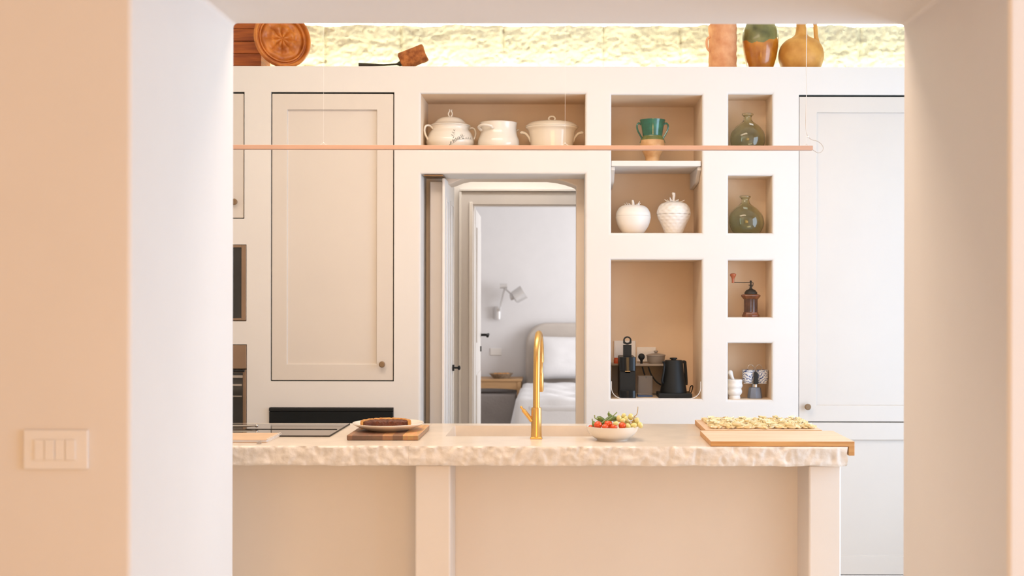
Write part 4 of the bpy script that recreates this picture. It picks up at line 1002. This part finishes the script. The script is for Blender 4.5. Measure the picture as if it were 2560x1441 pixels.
gr = [(1548, 1047, 4.39, .0115, 0), (1560, 1041, 4.41, .0105, .2), (1565, 1048.5, 4.395, .0105, .3), (1557, 1052, 4.385, .010, 1.2), (1577.5, 1042.5, 4.40, .0115, 0), (1593, 1052, 4.39, .0105, .1), (1601, 1063, 4.38, .011, -.6),
      (1585, 1064, 4.375, .011, 1.3), (1540.5, 1059.5, 4.362, .010, 1.4), (1571, 1066, 4.37, .0105, -.6), (1586, 1056, 4.41, .010, .2), (1570, 1058, 4.42, .010, 0), (1594, 1061, 4.40, .010, .4), (1578, 1067, 4.41, .010, 0), (1562, 1062, 4.41, .010, .4)]
for px, py, D, r, an in gr:
    bm = BM(); ball(bm, bp_(px, py, D), r, sx=.88, sy=.88, sz=1.12, u=20, v=14, rot=Matrix.Rotation(an, 3, 'Y')); obj('grape', bm, 'grape', t, world=True)
bm = BM()
tube(bm, [bp_(*p) for p in ((1595.5, 1017, 4.40), (1594.5, 1028, 4.40), (1592, 1037, 4.40), (1587, 1041, 4.40), (1585, 1048, 4.40), (1582, 1054, 4.395), (1572, 1056, 4.39), (1563, 1058, 4.385))], [.0011, .0014, .0014, .0018, .0018, .0016, .0013, .001], seg=8, smooth=4)
for a, b in (((1587, 1041), (1592, 1046)), ((1586, 1045), (1580, 1048)), ((1582, 1054), (1586, 1058)), ((1575, 1056), (1577, 1062)), ((1569, 1056), (1564, 1051)), ((1585, 1050), (1596, 1056)), ((1566, 1057), (1560, 1049)), ((1583, 1054), (1572, 1062))):
    tube(bm, [bp_(a[0], a[1], 4.395), bp_((a[0]+b[0])/2 + 1, (a[1]+b[1])/2 + 1, 4.388), bp_(b[0], b[1], 4.385)], .0009, seg=6)
obj('stalk', bm, 'grape_stem', t, world=True)

# pasta boards
t = thing('pasta_board', 'bare light wooden pasta board, its lip hooked over the right end of the counter', 'wooden board', (.77, 4.40, CT + .0005))
x0, x1 = X(1777, 4.24) - .77, X(2136, 4.24) - .77
xl = ISR - .77 + .006
bm = BM(); pr = [(x0, 0), (xl, 0), (xl, -.032), (x1, -.032), (x1, .0185), (x0, .0185)]; prism(bm, pr, 4.232 - 4.40, 4.571 - 4.40)
for f in bm.faces:
    f.material_index = 0 if f.calc_center_median().z > .018 and abs(f.normal.z) > .5 else 1
bmesh.ops.recalc_face_normals(bm, faces=bm.faces[:])
for f in bm.faces: f.material_index = 0 if f.normal.z > .5 and f.calc_center_median().z > .015 else 1
obj('board', bm, ['board_wood', 'board_edge'], t, bevel=.0015)
t = thing('pasta_board', 'wooden board covered with fresh pasta, behind the bare one at the right of the counter', 'wooden board', (.76, 4.77, CT + .0005))
x0, x1 = X(1764, 4.585) - .76, X(2056, 4.585) - .76
bm = BM(); bx(bm, x0, x1, 4.585 - 4.77, 4.955 - 4.77, 0, .020); 
for f in bm.faces: f.normal_update(); f.material_index = 0 if f.normal.z > .5 else 1
obj('board', bm, ['board_wood', 'board_edge'], t, bevel=.002)
def pasta_mesh(seed):
    q = random.Random(seed); bm = BM(); n, m_ = 7, 6; L_ = .030 * q.uniform(.85, 1.1); curl = q.uniform(2.2, 3.4); R0 = .0058
    G = []
    for i in range(n + 1):
        u = -1 + 2 * i / n; taper = math.sqrt(max(.05, 1 - u * u * .92)); row = []
        for j in range(m_ + 1):
            a = -curl / 2 + curl * j / m_
            r = R0 * (.55 + .55 * taper)
            row.append(Vector((u * L_ / 2, r * math.sin(a) * 1.3, r * (1 - math.cos(a)) * .8 + .003 * u * u + .0012 * q.uniform(-1, 1))))
        G.append(row)
    A = [[bm.verts.new(v) for v in r] for r in G]; B_ = [[bm.verts.new(v + Vector((0, 0, .0022))) for v in r] for r in G]
    for i in range(n):
        for j in range(m_):
            bm.faces.new((A[i][j], A[i+1][j], A[i+1][j+1], A[i][j+1])); bm.faces.new((B_[i][j], B_[i][j+1], B_[i+1][j+1], B_[i+1][j]))
    for i in range(n): bm.faces.new((A[i][0], B_[i][0], B_[i+1][0], A[i+1][0])); bm.faces.new((A[i][m_], A[i+1][m_], B_[i+1][m_], B_[i][m_]))
    for j in range(m_): bm.faces.new((A[0][j], A[0][j+1], B_[0][j+1], B_[0][j])); bm.faces.new((A[n][j], B_[n][j], B_[n][j+1], A[n][j+1]))
    return bm
protos = []
for s in range(5):
    o = obj('pasta_piece', pasta_mesh(s), 'pasta', angle=80)
    tag(o, 'small curled piece of fresh pasta in the heap covering the rear wooden board', 'pasta', 'fresh pasta pieces on the rear board'); protos.append(o)
q = random.Random(11); cnt = 0
cols, rows = 16, 16
zb = CT + .0205
for layer in range(2):
    for r in range(rows if layer == 0 else 7):
        for c_ in range(cols if layer == 0 else 6):
            y = 4.600 + .335 * ((r + .5) / (rows if layer == 0 else 7)) + q.uniform(-.006, .006)
            x = .565 + (.405) * ((c_ + .5) / (cols if layer == 0 else 6)) + q.uniform(-.010, .010)
            if layer == 0 and y < 4.62 and (x < .59 and q.random() < .5): continue
            o = protos[cnt % 5] if cnt < 5 else protos[cnt % 5].copy()
            if cnt >= 5: C.objects.link(o)
            o.location = (x, y, zb + layer * .0085 + .001 + q.uniform(0, .002)); o.rotation_euler = (q.uniform(-.25, .25), q.uniform(-.15, .15), q.uniform(0, PI))
            s_ = q.uniform(.95, 1.2); o.scale = (s_, s_, s_ * q.uniform(.9, 1.2)); cnt += 1
# spiral bound notebook and small things at the left end
yn0, yn1 = 4.32, 4.535; xr = X(673, yn0) - .003
t = thing('notebook', 'kraft-brown wire-bound notebook lying at the left end of the counter by the jamb', 'notebook', (xr - .15, (yn0+yn1)/2, CT + .0005))
bm = BM(); bx(bm, -.16, .145, -.1075, .1075, 0, .0015); bx(bm, -.16, .145, -.1075, .1075, .0092, .0107); obj('cover', bm, 'kraft', t)
bm = BM(); bx(bm, -.158, .143, -.1055, .1055, .0016, .0091); obj('pages', bm, 'linen', t)
bm = BM()
for k_ in range(13):
    yy = -.098 + k_ * .0163; tube(bm, [(.140, yy, .0112), (.1455, yy, .0125), (.1500, yy, .006), (.1455, yy, .0003), (.141, yy, -.0002)], .0011, seg=6, smooth=3)
obj('wire_binding', bm, 'matte_white', t)
t = thing('bulldog_clip', 'tiny dark metal clip on the counter edge in front of the notebook', 'clip', (X(648, 4.285), 4.285, CT + .0003))
bm = BM(); prism(bm, [(-.008, 0), (.008, 0), (.003, .008), (-.003, .008)], -.006, .006); tube(bm, [(.002, 0, .007), (.008, 0, .011), (.013, 0, .009), (.008, 0, .005)], .0011, smooth=3); obj('body', bm, 'steel', t, bevel=.001)
t = thing('ladle', 'polished steel ladle lying on the hob, its ball-ended handle showing beside the jamb', 'ladle', (X(600, 4.75), 4.75, CT + .0046))
xx = X(642, 4.75) - t.location.x
zz0 = Z(1066.5, 4.75) - CT - .0046
bm = BM(); tube(bm, [(xx, 0, zz0), (xx - .012, 0, zz0), (xx - .05, 0, zz0 - .001), (xx - .12, 0, zz0), (xx - .20, 0, .02)], [.003, .003, .005, .004, .003], seg=10, smooth=3); ball(bm, (xx, 0, zz0), .0068); obj('handle', bm, 'steel', t)
bm = BM(); lathe(bm, smooth_prof([(.0, .001), (.02, .003), (.035, .014), (.04, .03)], 4) + [(.038, .03), (.033, .015), (.018, .0045), (0, .0025)], 28, cx=xx - .235); obj('bowl', bm, 'steel', t)

# ------------------------------------------------------------------ bedroom things
YB = 11.5
t = thing('wall_lamp', 'white swing-arm wall lamp with drum head on the bedroom wall', 'lamp', (X(1246, YB), YB, Z(782, YB)))
def bp2(px, py, D): return Vector((X(px, D), D, Z(py, D)))
bm = BM(); lathe(bm, [(0, -.06), (.034, -.06), (.034, .06), (0, .06)], 24, X(1245, YB - .03), YB - .035, Z(783, YB)); obj('wall_mount', bm, 'lamp_white', t, world=True)
bm = BM(); tube(bm, [bp2(1249, 775, YB - .1), bp2(1261, 721, YB - .14)], .008); tube(bm, [bp2(1261, 721, YB - .14), bp2(1284, 741, YB - .2)], .009); tube(bm, [bp2(1250, 716, YB - .14), bp2(1268, 716, YB - .14)], .024, seg=14); tube(bm, [bp2(1249, 775, YB - .1), bp2(1247, 778, YB)], .012); obj('arm', bm, 'lamp_white', t, world=True)
bm = BM(); tube(bm, [bp2(1277, 744, YB - .19), bp2(1285, 742, YB - .2)], .03, seg=14); a_, b_ = bp2(1284, 746, YB - .2), bp2(1310, 730, YB - .2)
tube(bm, [a_, a_ + (b_ - a_) * .1, b_], [.04, .062, .068], seg=28); obj('lamp_head', bm, 'lamp_white', t, world=True)
t = thing('light_switch', 'small white switch plate low on the bedroom wall beside the bedside table', 'switch', (X(1238, YB), YB, Z(880, YB)))
bm = BM(); bx(bm, X(1226, YB), X(1254, YB), YB - .01, YB, Z(889, YB), Z(871, YB)); obj('plate', bm, 'switch_plastic', t, bevel=.003, world=True)
yt = 11.1
t = thing('bedside_table', 'honey wood bedside table with shaped apron and slim legs beside the bed', 'bedside table', (X(1225, yt), yt + .15, 0))
xt0, xt1, zt0 = X(1140, yt), X(1305, yt), Z(949, yt)
bm = BM(); bx(bm, xt0, xt1, yt - .01, yt + .36, zt0 - .02, zt0); obj('top', bm, 'night_wood', t, bevel=.004, world=True)
bm = BM(); n = 20; za = Z(978, yt)
pr = [(xt0 + .02, zt0 - .021), (xt1 - .02, zt0 - .021), (xt1 - .02, za)] + [(xt1 - .02 - (xt1 - xt0 - .04) * i / n, za + .022 * math.sin(PI * i / n) ** .5) for i in range(1, n)] + [(xt0 + .02, za)]
prism(bm, pr, yt + .005, yt + .03); obj('apron', bm, 'night_wood', t, world=True)
for xq in (xt0 + .01, xt1 - .045):
    for yq in (yt, yt + .31):
        bm = BM(); v = bx(bm, xq, xq + .035, yq, yq + .035, 0, zt0 - .021); obj('leg', bm, 'night_wood', t, bevel=.003, world=True)
t = thing('basket_tray', 'shallow brown woven dish of odds and ends on the bedside table', 'basket', (X(1253, yt + .15), yt + .15, zt0))
bm = BM(); lathe(bm, [(0, 0), (.07, 0), (.115, .045), (.108, .046), (.065, .008), (0, .008)], 28); obj('dish', bm, 'basket', t)
bm = BM()
for k_, (a, b) in enumerate(((-.05, .01), (-.01, -.02), (.03, .02), (.06, -.01))): ball(bm, (a, b, .034), .026, sz=.6 + .1 * (k_ % 2))
obj('contents', bm, 'crust', t)
t = thing('pouf', 'grey fabric storage pouf tucked under the bedside table', 'pouf', (X(1240, 11.12), 11.25, 0))
bm = BM(); bx(bm, xt0 + .05 - t.location.x, xt1 - .05 - t.location.x, -.14, .15, .001, za - .03); obj('body', bm, 'grey_fabric', t, bevel=.02, seg=4)
# bed
xb0 = X(1322, 11.3)
bd = thing('bed', 'upholstered bed with curved beige headboard seen through the doorway', 'bed', (xb0 + .85, 10.5, 0))
bm = BM(); zh1 = Z(808, 11.4)
pr = [(xb0 - .03, 0.05)] + [(xb0 - .03 + .20 - .20 * math.cos(a), zh1 - .20 + .20 * math.sin(a)) for a in [PI/2 * i / 8 for i in range(9)]]
pr += [(xb0 + 1.75 - .2 + .2 * math.sin(a), zh1 - .2 + .2 * math.cos(a)) for a in [PI/2 * i / 8 for i in range(9)]] + [(xb0 + 1.75, .05)]
prism(bm, pr, 11.36, 11.48); obj('headboard', bm, 'headboard', bd, bevel=.03, seg=4, world=True)
bm = BM(); bx(bm, xb0 + .02, xb0 + 1.7, 9.3, 11.35, .06, .34); obj('bed_base', bm, 'headboard', bd, bevel=.03, world=True)
bm = BM(); bx(bm, xb0 + .03, xb0 + 1.69, 9.3, 11.35, .341, .60); obj('mattress', bm, 'linen', bd, bevel=.05, seg=4, world=True)
# duvet draping to the floor on the near side
bm = BM(); nx_, ny_ = 60, 40; G = []
x0d, x1d, y0d, y1d = xb0 - .04, xb0 + 1.72, 9.2, 11.05
for j in range(ny_ + 1):
    row = []
    for i in range(nx_ + 1):
        u = i / nx_; v = j / ny_
        x = x0d + (x1d - x0d) * max(0, min(1, (u - .12) / .76)); z = .645
        if u < .12: z = .645 - (.12 - u) / .12 * .52; x = x0d - (.12 - u) / .12 * .10 + .02 * math.sin(v * 30) * (.12 - u) / .12
        if u > .88: z = .645 - (u - .88) / .12 * .52; x = x1d + (u - .88) / .12 * .04
        y = y0d + (y1d - y0d) * v
        z += .028 * noise.noise(Vector((x * 5 + y * 2, y * 4, 0))) + .01 * noise.noise(Vector((x * 11, y * 9, 3)))
        if v < .08: z -= (.08 - v) * 3.5
        row.append(bm.verts.new((x, y, z)))
    G.append(row)
for j in range(ny_):
    for i in range(nx_): bm.faces.new((G[j][i], G[j][i+1], G[j+1][i+1], G[j+1][i]))
du = tag(obj('duvet', bm, 'linen', None, angle=180), 'white duvet spread over the bed and falling down its side', 'duvet'); du.modifiers.new('thick', 'SOLIDIFY').thickness = .03
def pillow(label, x0, x1, zc, y, tilt, h):
    t = thing('pillow', label, 'pillow', ((x0+x1)/2, y, zc), rx=tilt)
    bm = BM(); n_ = 20; A, B_ = [], []
    hw2, hh2 = (x1 - x0) / 2, h / 2
    for s, L_ in ((-1, A), (1, B_)):
        for j in range(n_ + 1):
            row = []
            for i in range(n_ + 1):
                u, v = -1 + 2*i/n_, -1 + 2*j/n_
                th_ = .085 * (max(0, (1 - u**4)) * max(0, (1 - v**4))) ** .6
                cs = 1 - .06 * (1 - abs(v)**2) * abs(u)
                row.append(bm.verts.new((u * hw2 * (1 - .05 * (1 - v*v)), s * (th_ + .006 * noise.noise(Vector((u*3, v*3, s)))), v * hh2 * (1 - .06 * (1 - u*u)) + hh2)))
            L_.append(row)
    for L_, fl in ((A, 0), (B_, 1)):
        for j in range(n_):
            for i in range(n_): bm.faces.new((L_[j][i], L_[j][i+1], L_[j+1][i+1], L_[j+1][i]))
    bmesh.ops.remove_doubles(bm, verts=bm.verts[:], dist=.0015); obj('cushion', bm, 'linen', t, angle=180)
pillow('white pillow propped against the beige headboard', X(1336, 11.1), X(1336, 11.1) + .70, .665, 11.12, math.radians(-16), .42)
